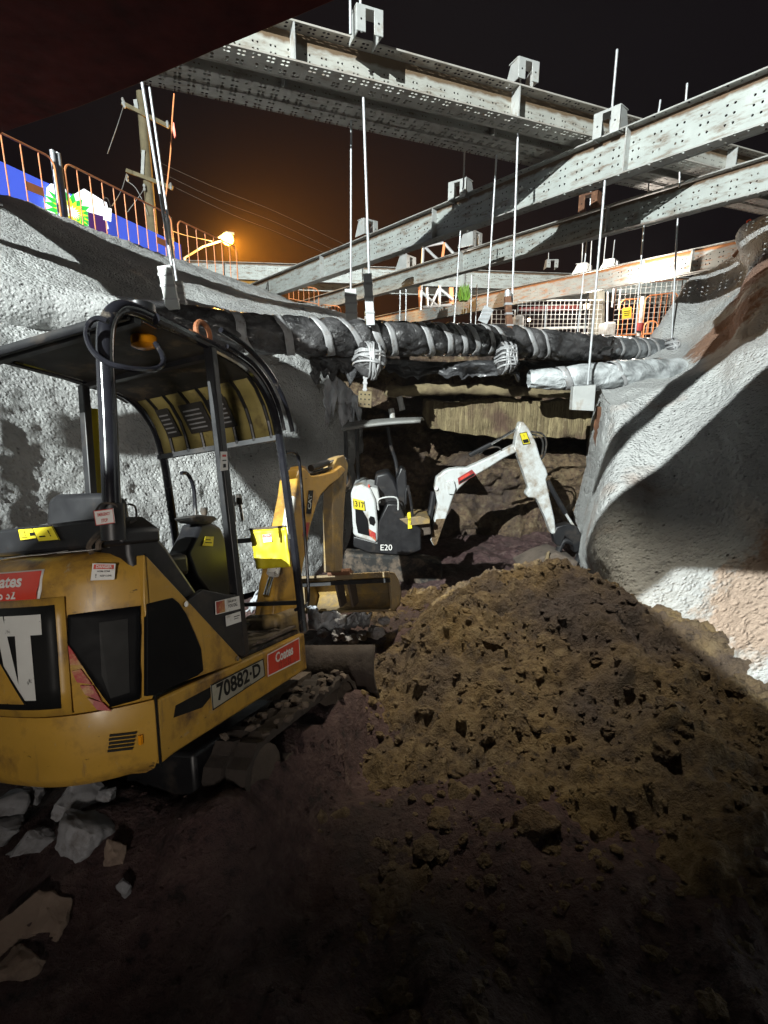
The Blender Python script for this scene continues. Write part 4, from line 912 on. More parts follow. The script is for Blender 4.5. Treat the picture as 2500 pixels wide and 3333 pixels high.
# swing post, boom, stick, bucket
TB=-.30
def SB(px,py,t=TB): return V(S(px,py,t))
MB().box((TB,1.36,.16),(.26,.28,.34)).build('swing_post',M['yellow_dirty'],X,bevel=.03)
def plate2(name,px,t,th,mat,bev=.012): return MB().prism([V(S(*p,t)) for p in px],(-th,0,0)).build(name,mat,X,bevel=bev)
boom=plate2('boom',[(890,2010),(905,1900),(935,1750),(962,1600),(966,1560),(975,1530),(990,1522),(1015,1548),(1040,1546),(1085,1535),(1112,1515),(1128,1530),(1105,1558),(1075,1580),(1045,1612),(1030,1650),(1010,1720),(990,1830),(972,1950),(960,2010)],TB+.08,.15,M['yellow'])
plate2('boom_lug',[(976,1530),(982,1515),(995,1518),(1012,1550),(990,1560)],TB+.05,.10,M['yellow'],.005)
q=[V((TB+.083,)+S(*p,TB+.083)[1:]) for p in((997,1668),(1003,1600),(1018,1600),(1013,1668))]
text('CAT',1,lambda x,y:quadmap([q[1],q[0],q[3],q[2]],.003)(1-(.5+x*.36),1-(.5+y*.9)),M['whitep'],'lettering',boom,bold=.03)
MB().prism([V((TB+.0835,)+S(*p,TB+.083)[1:]) for p in((996,1672),(1004,1596),(1020,1596),(1013,1672))],(.001,0,0)).build('black_band',M['ink'],boom)
MB().prism([V((TB+.0835,)+S(*p,TB+.083)[1:]) for p in((992,1700),(1008,1700),(1000,1745),(984,1745))],(.001,0,0)).build('red_band',M['redstripe'],boom)
stick=plate2('stick',[(1085,1512),(1098,1488),(1120,1480),(1135,1510),(1130,1560),(1122,1650),(1118,1760),(1116,1862),(1088,1862),(1086,1760),(1084,1650),(1086,1570)],TB+.05,.10,M['yellow_dirty'])
for a,b_,r,m,nm in(((1012,1524),(1065,1506),.028,'black','cylinder'),((1060,1508),(1122,1492),.016,'chrome','cylinder_rod'),((948,1620),(925,1790),.034,'sticker','cylinder'),((905,1800),(888,1870),.040,'sticker','cylinder'),((888,1865),(866,1940),.022,'chrome','cylinder_rod')):
    MB().tube([SB(*a,TB+(.12 if r>.03 else .02)),SB(*b_,TB+(.12 if r>.03 else .02))],r,12).build(nm,M[m],X,smooth=True)
hs=[(1000,1545),(1050,1530),(1100,1520),(1130,1535),(1136,1570),(1120,1590)]
for k in range(3): MB().tube(cat([SB(p[0]+k*3,p[1]+k*7,TB+.03-.03*k) for p in hs],5),.011,6).build('hydraulic_hose',M['rubber'],X,smooth=True)
# letters on the ram guard (vertical warning strip)
for ch,p in zip('USE',((903,1822),(899,1846),(895,1868))):
    c=SB(*p,TB+.163); text(ch,1,(lambda c:lambda x,y:c+V((.0,x*.035,y*.035)))(c),M['ink'],'lettering',X)
for ch,p in zip('ERA',((946,1638),(943,1662),(940,1690))):
    c=SB(*p,TB+.158); text(ch,1,(lambda c:lambda x,y:c+V((.0,x*.035,y*.035)))(c),M['ink'],'lettering',X)
# wide ditching bucket across the stick
sB=S(1100,1880,TB)[1]+.02; f=lambda px,py,ds=0:V(Sr(px,py,sB+ds))
bw0,bw1=f(985,1872).x,f(1272,1872).x; uz=f(1130,1872).z; lz=f(1130,1990).z
prof=[(-.02,uz),(.10,uz-.02),(.20,uz-.10),(.235,uz-.20),(.17,lz+.02),(.02,lz),(-.03,lz+.005)]
bk=MB().grid([[V((bw0+(bw1-bw0)*i/8,sB+s,u)) for i in range(9)] for s,u in prof]).build('bucket',M['yellow_dirty'],X,smooth=True,solid=.02,auto=50)
for t0 in(bw0,bw1): MB().prism([V((t0,sB+s,u)) for s,u in prof],(.018 if t0<bw1-.01 else -.018,0,0)).build('bucket_side',M['yellow_dirty'],X)
MB().bar(V((bw0,sB-.025,uz-.06)),V((bw1,sB-.025,uz-.06)),.02,.035).build('bucket_lip',M['black'],X)
MB().bar(V((bw0,sB-.03,uz-.01)),V((bw1,sB-.03,uz-.01)),.03,.05).build('bucket_back_bar',M['yellow_dirty'],X,bevel=.006)
for t0 in(.38,.52): MB().prism([V((bw0+(bw1-bw0)*t0,sB-.05,uz+.03)),V((bw0+(bw1-bw0)*t0,sB+.10,uz+.03)),V((bw0+(bw1-bw0)*t0,sB+.16,lz+.05)),V((bw0+(bw1-bw0)*t0,sB+.04,lz+.03))],(.02,0,0)).build('bucket_ear',M['mud'],X)
MB().tube([V((bw0+(bw1-bw0)*.33,sB-.03,uz+.03)),V((bw0+(bw1-bw0)*.58,sB-.03,uz+.03))],.03,10).build('bucket_pin',M['rustst'],X)
# yellow notice bag hanging from the front bar
yq=[V((t,1.195,u)) for t,u in [(Sr(*p,1.195)[0],Sr(*p,1.195)[2]) for p in((836,1852),(946,1845),(932,1716),(813,1726))]]
MXq=[E0+ER*p.x+EF*p.y+EU*p.z for p in yq]
ys=thing('notice_pouch',MXq[3],'bright yellow notice pouch hanging from the front bar of the yellow excavator','notice pouch')
fq=quadmap([p-MXq[3] for p in MXq],0)
MB().grid([[fq(i/12,j/12,.006*noise.noise(V((i*.4,j*.4,0)))*2) for i in range(13)] for j in range(13)]).build('pouch',M['ylb'],ys,smooth=True,solid=.008)
label(ys,'attention_sticker',[fq(.36,.66),fq(.60,.67),fq(.60,.87),fq(.36,.86)],M['sticker'],[('#',.03,.6,.94,M['red'],.36),('ATTENTION',.5,.78,.26,M['sticker'],.6),('#',.1,.42,.8,M['ink'],.05),('#',.1,.25,.7,M['ink'],.05)],off=.012)
MB().tube([fq(.0,1.02),fq(1,1.02)],.008,6).build('hanging_wire',M['rubber'],ys)
# ================================================================== WHITE EXCAVATOR in the pit
YW=7.3
WX=thing('mini_excavator',(.1,YW,-.62),'white mini excavator down in the pit, its arm raised before the earth wall','excavator')
def wpr(name,px,Y,d,mat,par=None,bev=.012):
    return MB().prism([AY(*p,Y) for p in px],(0,d,0)).build(name,mat,par or WX,bevel=bev,world=True)
def wtube(name,px,Y,r,mat,par=None,n=10): return MB().tube(cat([AY(*p,Y) for p in px],5) if len(px)>2 else [AY(*p,Y) for p in px],r,n).build(name,mat,par or WX,smooth=True,world=True)
cvr=wpr('engine_cover',[(1142,1605),(1150,1585),(1180,1577),(1205,1590),(1222,1625),(1230,1700),(1230,1760),(1222,1768),(1160,1748),(1150,1740),(1145,1660)],6.95,.75,M['whitep'],bev=.03)
wpr('grille',[(1156,1652),(1180,1662),(1196,1690),(1203,1745),(1165,1735),(1158,1700)],6.93,.05,M['grill'],cvr,.004)
wpr('red_stripe',[(1203,1745),(1200,1722),(1222,1735),(1224,1762)],6.935,.03,M['redstripe'],cvr,.002)
wpr('tail_light',[(1200,1690),(1206,1680),(1218,1684),(1222,1700),(1216,1712),(1204,1706)],6.935,.03,M['grill'],cvr,.004)
label(WX,'unit_number_sticker',[MX[WX].inverted()@AY(*p,6.925) for p in((1150,1655),(1188,1662),(1184,1630),(1148,1622))],M['ylb'],[('317',.57,.5,.78,M['ink'],.80,.02),('#',.04,.2,.06,M['ink'],.6)])
wpr('bonnet_top',[(1150,1590),(1178,1578),(1230,1590),(1240,1640),(1222,1640),(1205,1600)],7.0,.65,M['gplate'],bev=.02)
body=wpr('black_body',[(1150,1745),(1225,1765),(1232,1700),(1260,1640),(1300,1640),(1320,1690),(1370,1720),(1372,1790),(1330,1810),(1200,1800),(1150,1780)],6.98,.8,M['black'],bev=.02)
text('E20',1,lambda x,y:MX[WX].inverted()@AY(1257+x*27,1783-y*27,6.965),M['sticker'],'lettering',body,bold=.0)
wpr('undercarriage',[(1120,1800),(1340,1815),(1440,1830),(1440,1900),(1400,1930),(1150,1925),(1110,1880)],6.95,.28,M['rubber'],bev=.05)
wpr('undercarriage',[(1120,1800),(1340,1815),(1440,1830),(1440,1900),(1400,1930),(1150,1925),(1110,1880)],7.75,.28,M['rubber'],bev=.05)
# canopy: tilted roof sheet and posts
cp=[AY(1112,1400,6.95),AY(1368,1372,6.75),AY(1380,1366,7.6),AY(1140,1378,7.85)]; f=quadmap(cp,0)
MB().grid([[f(i/12,j/8)+V((0,0,.03*math.sin(math.pi*j/8)+.02*math.sin(math.pi*i/12))) for i in range(13)] for j in range(9)]).build('canopy_roof',M['canopyg'],WX,smooth=True,world=True,solid=.035)
for px in([(1124,1402),(1128,1500),(1135,1600)],[(1162,1395),(1164,1500),(1168,1600)],[(1262,1390),(1272,1450),(1288,1500),(1296,1560)]): wtube('canopy_post',px,7.0 if px[0][0]<1150 else 7.5,.028,M['black'])
wpr('seat',[(1215,1600),(1222,1545),(1265,1535),(1285,1560),(1300,1600),(1300,1660),(1220,1650)],7.2,.4,M['black'],bev=.04)
wpr('console',[(1290,1560),(1305,1520),(1322,1530),(1326,1600),(1318,1680),(1295,1670)],7.15,.25,M['black'],bev=.02)
wtube('lever',[(1320,1640),(1322,1600),(1330,1580)],7.05,.02,M['black']); wtube('lever',[(1345,1690),(1335,1620),(1326,1580)],7.0,.02,M['black'])
wtube('arm_rest_frame',[(1232,1660),(1234,1625),(1290,1620),(1296,1660)],6.98,.012,M['gplate'])
wpr('yellow_lever_guard',[(1326,1670),(1336,1668),(1342,1720),(1328,1722)],6.95,.04,M['yl'],bev=.004)
wpr('red_knob',[(1198,1578),(1203,1578),(1204,1588),(1199,1588)],6.98,.04,M['red'],bev=.003)
wpr('floor_plate',[(1300,1690),(1365,1680),(1400,1690),(1400,1705),(1330,1712)],6.95,.5,M['yellow_dirty'],bev=.01)
wpr('swing_frame',[(1335,1710),(1385,1692),(1400,1700),(1405,1740),(1375,1745),(1345,1735)],7.1,.3,M['mud'],bev=.02)
# boom in white
bm_=wpr('boom',[(1412,1778),(1402,1760),(1415,1690),(1425,1640),(1418,1605),(1414,1590),(1420,1555),(1445,1535),(1462,1527),(1490,1523),(1520,1523),(1560,1505),(1610,1482),(1660,1455),(1684,1444),(1692,1458),(1686,1470),(1640,1492),(1580,1530),(1530,1558),(1495,1590),(1478,1612),(1468,1640),(1455,1680),(1440,1720),(1420,1775)],7.25,.16,M['whitep'],bev=.02)
wpr('mud_coat',[(1413,1776),(1404,1760),(1412,1712),(1420,1690),(1450,1688),(1440,1718),(1421,1773)],7.243,.174,M['clod'],bm_,.004)
wpr('boom_lamp',[(1455,1572),(1478,1565),(1484,1590),(1478,1610),(1460,1608)],7.2,.06,M['whitep'],bev=.008)
for (px,py,r) in((1420,1590,.028),(1682,1458,.035),(1692,1392,.04)): MB().tube([AY(px,py,7.22),AY(px,py,7.5)],r,14).build('pivot_pin',M['gplate'],WX,smooth=True,world=True)
q=[AY(*p,7.246) for p in((1493,1578),(1550,1545),(1536,1528),(1490,1556))]; I=MX[WX].inverted()
label(WX,'boom_decal',[I@p for p in q],M['redp'],[('#',.05,.05,.9,M['blue'] if 0 else M['ink'],.35),('#',.15,.5,.6,M['red'],.3)])
st=wpr('stick',[(1692,1374),(1705,1373),(1722,1395),(1745,1440),(1760,1490),(1780,1530),(1784,1545),(1778,1560),(1790,1620),(1806,1690),(1812,1740),(1795,1738),(1778,1690),(1755,1640),(1745,1622),(1720,1620),(1712,1608),(1722,1590),(1705,1540),(1688,1490),(1676,1450),(1682,1410)],7.2,.16,M['whitep'],bev=.02)
label(WX,'stick_warning_sticker',[I@AY(*p,7.195) for p in((1702,1448),(1728,1444),(1714,1405),(1690,1410))],M['ylb'],[('!',.5,.7,.3,M['ink'],.9),('#',.15,.12,.7,M['ink'],.3)],border=M['ink'])
wtube('cylinder',[(1528,1482),(1598,1446)],7.3,.035,M['black']); wtube('cylinder_rod',[(1598,1446),(1678,1398)],7.3,.02,M['chrome'])
wtube('cylinder',[(1412,1600),(1402,1660),(1388,1720)],7.35,.045,M['black'])
wtube('hydraulic_hose',[(1728,1405),(1765,1412),(1778,1440),(1772,1480),(1755,1500)],7.35,.014,M['rubber']); wtube('hydraulic_hose',[(1725,1412),(1758,1422),(1768,1446),(1764,1480)],7.3,.014,M['rubber'])
wtube('hydraulic_hose',[(1560,1480),(1580,1462),(1620,1455),(1640,1470),(1664,1458)],7.3,.012,M['rubber'])
wtube('cylinder',[(1782,1565),(1800,1600),(1840,1670)],7.3,.036,M['black']); wtube('cylinder_rod',[(1840,1670),(1872,1720)],7.3,.02,M['gplate'])
wpr('bucket_link',[(1800,1740),(1812,1715),(1850,1705),(1880,1715),(1900,1755),(1895,1790),(1870,1800),(1862,1765),(1840,1745),(1825,1780),(1808,1772)],7.2,.16,M['black'],bev=.015)
wtube('quick_hitch',[(1815,1800),(1835,1760),(1870,1770),(1888,1800),(1870,1835),(1840,1832)],7.25,.05,M['black'])
bkp=[(1692,1850),(1760,1815),(1810,1800),(1850,1815),(1885,1830),(1870,1870),(1800,1890),(1730,1885)]
wpr('bucket',bkp,7.0,.5,M['mud'],bev=.03); wpr('bucket_tooth',[(1768,1880),(1770,1840),(1782,1800),(1790,1795),(1784,1830),(1778,1884)],6.95,.04,M['yellow_dirty'],bev=.006)
# ================================================================== STREET ABOVE, LEFT
def lipP(px,py,z=5.2): return AZ(px,py,z)
def barrier(lab,P,Q,h,group,nb=9,board=None,z=None,r=.018,mat='orange'):
    P=V(P);Q=V(Q); d=Q-P; L=d.length; e=d.normalized(); t=thing('crowd_barrier',P,lab,'barrier',group)
    f=lambda s,z:e*s+V((0,0,z))
    c=.16; fr=[f(0.02,.02)]+[f(.02,h-c)]+arc((.02+c,h-c),c,180,90,5,f)[1:]+arc((L-c-.02,h-c),c,90,0,5,f)+[f(L-.02,.02)]
    MB().tube(fr,r,8).build('frame',M[mat],t,smooth=True)
    b=MB()
    MB().tube([f(.02,.16),f(L-.02,.16)],r*.8,8).build('bottom_rail',M[mat],t,smooth=True)
    for i in range(1,nb): MB().cyl(f(L*i/nb,.16),f(L*i/nb,h),r*.62,7).build('upright',M[mat],t,smooth=True)
    if board is not None:
        a=L*board/nb; w=L/nb; MB().hexa([f(a,.42)+V((.01,0,0)),f(a+w,.42)+V((.01,0,0)),f(a+w,.56)+V((.01,0,0)),f(a,.56)+V((.01,0,0))],[f(a,.42),f(a+w,.42),f(a+w,.56),f(a,.56)]).build('name_board',M[mat],t)
    return t
LG='orange barriers on the left bank'
zb=5.18; off=V((-.12,0,0))
off=V((-.12,0,-.16)); b1a=AZ(-160,560,5.2)+off; b1b=AZ(222,712,5.2)+off
def topz(px,py,P): # height so that the rail's end meets the picture
    return AY(px,py,P.y).z-5.2
barrier('orange barrier farthest left on the bank, in front of the plain blue fascia',AZ(-150,572,5.2)+off,AZ(224,713,5.2)+off,1.14,LG,6,4)
barrier('long orange barrier right of the two grey posts, with white paper tag',AZ(250,724,5.2)+off,AZ(586,852,5.2)+off,1.18,LG,10,8)
barrier('orange barrier right of the double rods, just below the street lamp',AZ(603,858,5.2)+off,AZ(790,925,5.2)+off,1.15,LG,7)
for px,py in((229,716),(246,722),(575,848),(588,853)):
    q=AZ(px,py,5.2)+off+V((-.05,0,0)); tag(MB().tube([q,q+V((0,0,1.30 if px<300 else 1.15))],.045,12).build('fence_post',M['galv'],smooth=True),'grey round fence post at the %s joint of the orange barriers, %s one'%('left' if px<300 else 'right','first' if px in(229,575) else 'second'),'fence post')
# white paper tag and grey mesh panel on the long barrier
q=[AY(*p,11.0) for p in((336,715),(362,722),(364,680),(340,672))]; t=thing('paper_tag',q[3],'white paper tag tied to the long orange barrier','paper tag'); label(t,'sheet',[p-q[3] for p in q],M['sticker'],[('#',.1,.2*i,.7,M['tape'],.06) for i in range(1,5)])
MB().tube(cat([V((0,0,0)),V((.0,0,.12)),V((.08,0,.14)),V((.12,.02,-.05))],4),.008,6).build('tie',M['rubber'],t)
# illuminated blue fascia behind the barriers (petrol station)
FA=V((-8.2,6.0,5.0)); FB=V((-5.62,13.6,5.0)); fd=(FB-FA).normalized()
fn=V((fd.y,-fd.x,0))
fs=thing('fascia_sign',FA,'long backlit blue fascia with white, green and yellow sunburst sign behind the orange barriers','sign')
Lf=(FB-FA).length
def fp(s,z,o=0): return fd*s+V((0,0,z))+fn*o
def fpx(px,py,o=.03):  # picture point on the fascia plane
    p=on_plane(px,py,FA+fn*o,fn); return p-FA
ta=fpx(-150,455,0); tb=fpx(588,796,0); ba=V((ta.x,ta.y,0)); bb_=V((tb.x,tb.y,0)); bk_=fn*-.12
MB().hexa([ba+bk_,bb_+bk_,tb+bk_,ta+bk_],[ba,bb_,tb,ta]).build('panel',M['blue'],fs)
MB().prism([fpx(*p) for p in((148,690),(152,612),(165,598),(205,608),(228,640),(272,615),(345,660),(352,690),(340,700),(352,745),(240,740))],fn*.02).build('logo_panel',M['signw'],fs)
cs=fpx(232,690,.055); e1=fd; e2=V((0,0,1))
# the sun: radial petals
def star(r0,r1,n,m,o,ph=0):
    b=MB(); c=cs+fn*o; pts=[c+(e1*math.cos(a)*1.0+e2*math.sin(a)*.62)*(r1 if i%2==0 else r0) for i,a in enumerate([2*math.pi*k/(2*n)+ph for k in range(2*n)])]
    b.add([c]+pts,[(0,i+1,(i+1)%len(pts)+1) for i in range(len(pts))]); return b.build('sunburst',m,fs)
star(.42,.62,18,M['signg'],.0); star(.26,.42,18,M['signy'],.008,.17); star(.10,.22,18,M['signw'],.016)
MB().prism([fpx(*p,.05) for p in((285,690),(338,705),(352,770),(290,760))],fn*.015).build('purple_panel',M['signp'],fs)
text('bp',1,lambda x,y:fpx(262+x*28,708-y*46+x*10,.07),M['signg'],'lettering',fs,bold=.03)
# power pole
YP=22.
pole=thing('power_pole',AY(500,800,YP),'weathered timber power pole with two crossarms left of the street lamp','power pole'); pb=AY(500,800,YP)
pa=AY(458,300,YP)
MB().tube([V((0,0,0)),(pa-pb)*.5,pa-pb],[.20,.18,.16],12).build('trunk',M['wood'],pole,smooth=True)
for (a,b_) in(((398,336),(550,412)),((412,555),(562,612))): MB().bar(AY(*a,YP-.25)-pb,AY(*b_,YP-.25)-pb,.12,.13).build('crossarm',M['wood'],pole)
MB().bar(AY(468,490,YP-.2)-pb,AY(464,575,YP-.2)-pb,.12,.08,(0,1,0)).build('cross_brace',M['gplate'],pole)
MB().bar(AY(441,325,YP-.2)-pb,AY(446,355,YP-.2)-pb,.14,.08,(0,1,0)).build('cross_brace',M['gplate'],pole)
ins=[]
for p in((400,330),(545,405),(414,580),(470,610),(556,606),(405,340)):
    c=AY(*p,YP-.3)-pb; b=MB(); b.tube([c+V((0,0,-.12)),c+V((0,0,-.06)),c,c+V((0,0,.06)),c+V((0,0,.12))],[.03,.06,.035,.06,.03],8); b.build('insulator',M['whitep'],pole,smooth=True)
def wire(lab,pts,Y0,Y1,r=.012,mat='gplate',name='cable'):
    P=[AY(*p,Y0+(Y1-Y0)*i/(len(pts)-1)) for i,p in enumerate(pts)]; return tag(MB().tube(cat(P,6),r,6).build(name,M[mat],smooth=True),lab,'cable')
wire('upper of the three wires running right from the pole above the lamp',[(500,520),(700,610),(900,690),(1120,795)],22,25.4,.007,'wire')
wire('middle of the three wires running right from the pole above the lamp',[(520,560),(720,655),(900,725),(1090,815)],22,25.4,.007,'wire')
wire('lowest of the three wires running right from the lower crossarm',[(560,605),(760,700),(900,755),(1060,825)],22,25.4,.007,'wire')
wire('slack wire from the upper crossarm of the pole down to the left',[(402,345),(385,400),(350,500)],21.7,20)
wire('taut wire from the lower crossarm of the pole down to the left barrier',[(412,565),(395,620),(365,670)],21.7,20)
wire('curved jumper wire looping under the lower crossarm',[(414,590),(440,610),(465,655),(482,700)],21.7,21.7)
wire('second jumper wire crossing towards the pole trunk',[(470,615),(445,650),(415,690)],21.7,21)
wire('wire from the pole towards the lamp bracket at right',[(530,740),(600,765),(690,785)],22,25)
wire('rope hanging from the high girders with a pale end flag',[(567,305),(560,400),(555,500),(540,640)],7.0,7.0,.008,'orange','rope')
tag(MB().prism([AY(*p,7.0) for p in((558,400),(566,398),(572,440),(568,450),(562,425))],(0,.02,0)).build('rope_flag',M['hotorange']),'white and orange flag on the hanging rope','flag')
# street lamp
YL=26.
lb=AY(600,840,YL); sl=thing('street_lamp',lb,'glowing orange street lamp on a slanting bracket arm','street lamp')
MB().tube([V((0,0,-3.4)),V((0,0,0)),AY(660,803,YL)-lb,AY(722,783,YL)-lb],[.09,.07,.05,.04],10).build('arm',M['gplate'],sl,smooth=True)
lc=AY(741,778,YL)-lb
hdl=MB().tube([lc+V((-.5,.25,.10)),lc+V((-.1,.3,.34)),lc+V((.25,.3,.32))],[.06,.10,.06],12).build('lamp_head',M['gplate'],sl,smooth=True)
b=MB(); lump(b,(0,0,0),.29,(1,.8,.95),seed=1,fine=True,amp=.02); b.v=[p+lc for p in b.v]; b.build('lamp_bowl',M['lampm'],sl,smooth=True)
pd=bpy.data.lights.new('lamp_light','POINT'); pd.energy=2600; pd.color=(1,.50,.10); pd.shadow_soft_size=.3
po=bpy.data.objects.new('lamp_light',pd); SC.collection.objects.link(po); po.location=lb+lc+V((0,-.5,-.35))
ls=spot('lamp_light',lb+lc+V((0,.35,0)),lb+lc+V((0,12,.2)),260000,(1,.31,.018),.25,95,1.0)     # added spot facing away, lights the haze into a glow round the lamp
# ================================================================== STREET ABOVE, BACK AND RIGHT
RG='orange barriers across the road'
def zroad(Y): return far_z(0,Y)
def bar_px(lab,pl,pr,Y,h,group,nb=8,**k): barrier(lab,AY(*pl,Y),AY(*pr,Y),h,group,nb,**k)
bar_px('orange barrier peeping between the two slanting girders left of the middle',(940,985),(1040,1005),21,.72,RG,6)
bar_px('orange barrier just above the wrapped pipe left of the hanger plate',(1040,1062),(1112,1068),19.5,.75,RG,7)
bar_px('large orange barrier behind the yellow notice at right',(2005,1110),(2085,1105),17.2,1.25,RG,5)
bar_px('large orange barrier with a name board near the stepped bank',(2085,1105),(2192,1092),17.0,1.30,RG,6,board=3)
bar_px('small orange barrier end with round corners below the name board',(2090,1106),(2138,1104),16.0,.52,RG,3)
def mesh_fence(lab,a,b,Y0,Y1,h,step=.16,frame='gplate'):
    a=AY(*a,Y0);b=AY(*b,Y1); d=b-a; L=d.length; e=d.normalized(); t=thing('mesh_fence',a,lab,'fence panel'); f=lambda s,z:e*s+V((0,0,z))
    MB().tube([f(0,0),f(0,h),f(L,h),f(L,0)],.03,8,closed=True).build('frame',M[frame],t,smooth=True)
    b_=MB(); n=int(L/step)
    for i in range(1,n): b_.cyl(f(L*i/n,0),f(L*i/n,h),.009,5)
    n=int(h/step)
    for i in range(1,n): b_.cyl(f(0,h*i/n),f(L,h*i/n),.009,5)
    b_.build('wire_mesh',M['gplate'],t); return t
mesh_fence('grey mesh fence panel in front of the red rail and lit lamp',(1680,1100),(1952,1098),18.5,18.5,1.22,.14)
mesh_fence('small mesh fence panel left of the dark hanger post',(1598,1098),(1672,1098),18.5,18.5,.9,.14)
mesh_fence('dark wide mesh fence behind the orange barriers at right',(1990,1105),(2200,1095),18.2,17.6,1.75,.15,'rustst')
t=thing('site_sign',AY(2024,1040,16.9),'square yellow site notice hung on the orange barrier','sign'); q=[AY(*p,16.9)-AY(2024,1040,16.9) for p in((2024,1040),(2056,1036),(2056,998),(2025,1003))]
label(t,'board',q,M['yl'],[('#',.15,.62,.7,M['ink'],.07),('#',.2,.45,.6,M['ink'],.07),('#',.25,.28,.5,M['ink'],.07)],border=M['orange'])
def crate(lab,px4,Y,d,mat): tag(MB().prism([AY(*p,Y) for p in px4],(0,d,0)).build('water_barrier',mat,bevel=.06),lab,'barrier block')
crate('white plastic block by the dark hanger post at the fence foot',[(1677,1076),(1706,1076),(1708,1024),(1676,1026)],17.6,.6,M['whitep'])
crate('white plastic block between the mesh fence and the orange barrier',[(1968,1105),(2003,1105),(2008,1046),(1972,1047)],17.0,.6,M['whitep'])
tag(MB().prism([AY(*p,20.0) for p in((1690,1012),(1885,1010),(1885,990),(1690,1000))],(0,.25,0)).build('rail',M['redp'],bevel=.03),'long dark red rail behind the mesh fence','rail')
tag(MB().prism([AY(*p,19.4) for p in((1700,1078),(1915,1068),(1915,1060),(1700,1066))],(0,.2,0)).build('rail',M['gplate'],bevel=.02),'pale low rail seen through the mesh fence','rail')
tag(MB().tube([AY(1908,990,18.9),AY(1908,1004,18.9)],[.09,.09],12).build('site_lamp',M['bulb'],smooth=True),'small glowing round site lamp above the mesh fence','site lamp')
for q_,e_ in((AY(1908,1000,17.6),420),(AY(2060,985,15.6),260),(AY(1500,985,18.2),160)):  # first belongs to the site lamp; the other two are added fill
    sd=bpy.data.lights.new('lamp_and_fill_light','POINT'); sd.energy=e_; sd.color=(1,.90,.78); sd.shadow_soft_size=.12
    so=bpy.data.objects.new('lamp_and_fill_light',sd); SC.collection.objects.link(so); so.location=q_+V((0,-.6,.4))
tag(MB().tube([AY(1722,1036,19),AY(1722,1046,19)],[.05,.05],10).build('site_lamp',M['bulb'],smooth=True),'tiny warm lamp seen through the mesh near the white block','site lamp')
tag(MB().prism([AY(*p,19.2) for p in((1930,1100),(1968,1100),(1970,945),(1935,945))],(0,.5,0)).build('concrete_post',M['conc'],bevel=.02),'square concrete post behind the right end of the mesh fence','post')
for a,b_,lab in(((2000,915),(1992,1000),'first grey scaffold upright at the concrete post'),((1978,950),(1975,1105),'white scaffold upright beside the concrete post'),((2020,945),(2012,1005),'second scaffold upright, right of the concrete post')):
    tag(MB().cyl(AY(*a,18.6),AY(*b_,18.6),.035,8).build('scaffold_tube',M['galv'],smooth=True),lab,'scaffold tube')
tag(MB().tube([AY(2093,965,16.8),AY(2085,1050,16.8),AY(2078,1095,16.8)],[.06,.06,.06],10).build('marker_post',M['whitep'],smooth=True),'white marker post with dark red foot before the orange barrier','marker post')
tag(MB().tube([AY(2084,1052,16.75),AY(2080,1078,16.75)],[.11,.10],10).build('post_sleeve',M['redp'],smooth=True),'dark red sleeve on the white marker post','sleeve')
tag(MB().tube(cat([AY(2158,612,9.9),AY(2160,612,9.9)],2),.01,6).build('hook',M['galv']),'small hook under the high girders at right','hook')
# scaffold frame
sf=thing('scaffold',AY(1380,1010,19),'pale scaffold frame with diagonal braces standing on the road behind the girders','scaffold'); sb_=AY(1380,1010,19)
for a,b_,m in(((1378,800),(1368,1010),'galv'),((1447,790),(1440,840),'orange'),((1378,802),(1443,790),'galv'),((1385,806),(1425,845),'galv'),((1447,792),(1482,832),'galv'),((1365,935),(1368,1000),'orange'),((1390,935),(1392,1000),'galv'),((1432,930),(1430,1000),'galv'),((1372,950),(1428,1000),'galv'),((1432,940),(1475,975),'galv'),((1400,1000),(1428,940),'galv'),((1376,1000),(1470,992),'galv')):
    MB().cyl(AY(*a,19)-sb_,AY(*b_,19)-sb_,.05,8).build('brace',M[m],sf,smooth=True)
tag(MB().prism([AY(*p,19.3) for p in((1462,935),(1476,935),(1478,990),(1464,990))],(0,.15,0)).build('marker_board',M['orange'],bevel=.01),'upright orange marker board beside the scaffold','marker board')
b=MB()
for i in range(70):
    c=AY(1509+random.uniform(-11,11),980,19.6)+V((0,random.uniform(-.2,.2),0)); h=random.uniform(.15,.62); a=random.uniform(0,6.28); w=V((math.cos(a),math.sin(a),0))*.035
    top=c+V((random.uniform(-.12,.12),random.uniform(-.1,.1),h)); b.add([c-w,c+w,(c+top)/2+w*1.3,top,(c+top)/2-w*1.3],[(0,1,2,3,4)])
sh=thing('shrub',AY(1509,985,19.6),'small bright green shrub among the far rods','shrub'); 
b.build('foliage',M['leaf'],sh,world=True); MB().tube([V((0,0,-.4)),V((0,0,.25))],.02,6).build('stem',M['wood'],sh)
t=thing('hazard_lamp',AY(2432,775,11.8),'bright orange hazard lamp standing on the end of the rusty girder','hazard lamp'); 
MB().tube([V((0,0,0)),V((0,0,.03)),V((0,0,.10)),V((0,0,.22)),V((0,0,.28))],[.10,.10,.085,.09,.05],14).build('body',M['hotorange'],t,smooth=True)
MB().tube([V((-.06,0,.25)),V((-.05,0,.33)),V((0,0,.36)),V((.05,0,.33)),V((.06,0,.25))],.014,6).build('handle',M['hotorange'],t,smooth=True)
MB().tube([V((0,0,-.01)),V((0,0,.035))],[.108,.108],14).build('base_ring',M['whitep'],t,smooth=True)
# old rope like sandbag edge on the top of the right bank
rough_pipe('cable_duct','brown ribbed duct along the top edge of the right bank','duct',[AY(2395,840,11.6),AY(2430,800,11.4),AY(2470,760,11.0),AY(2530,715,10.4)],.09,M['rustst'],.03)
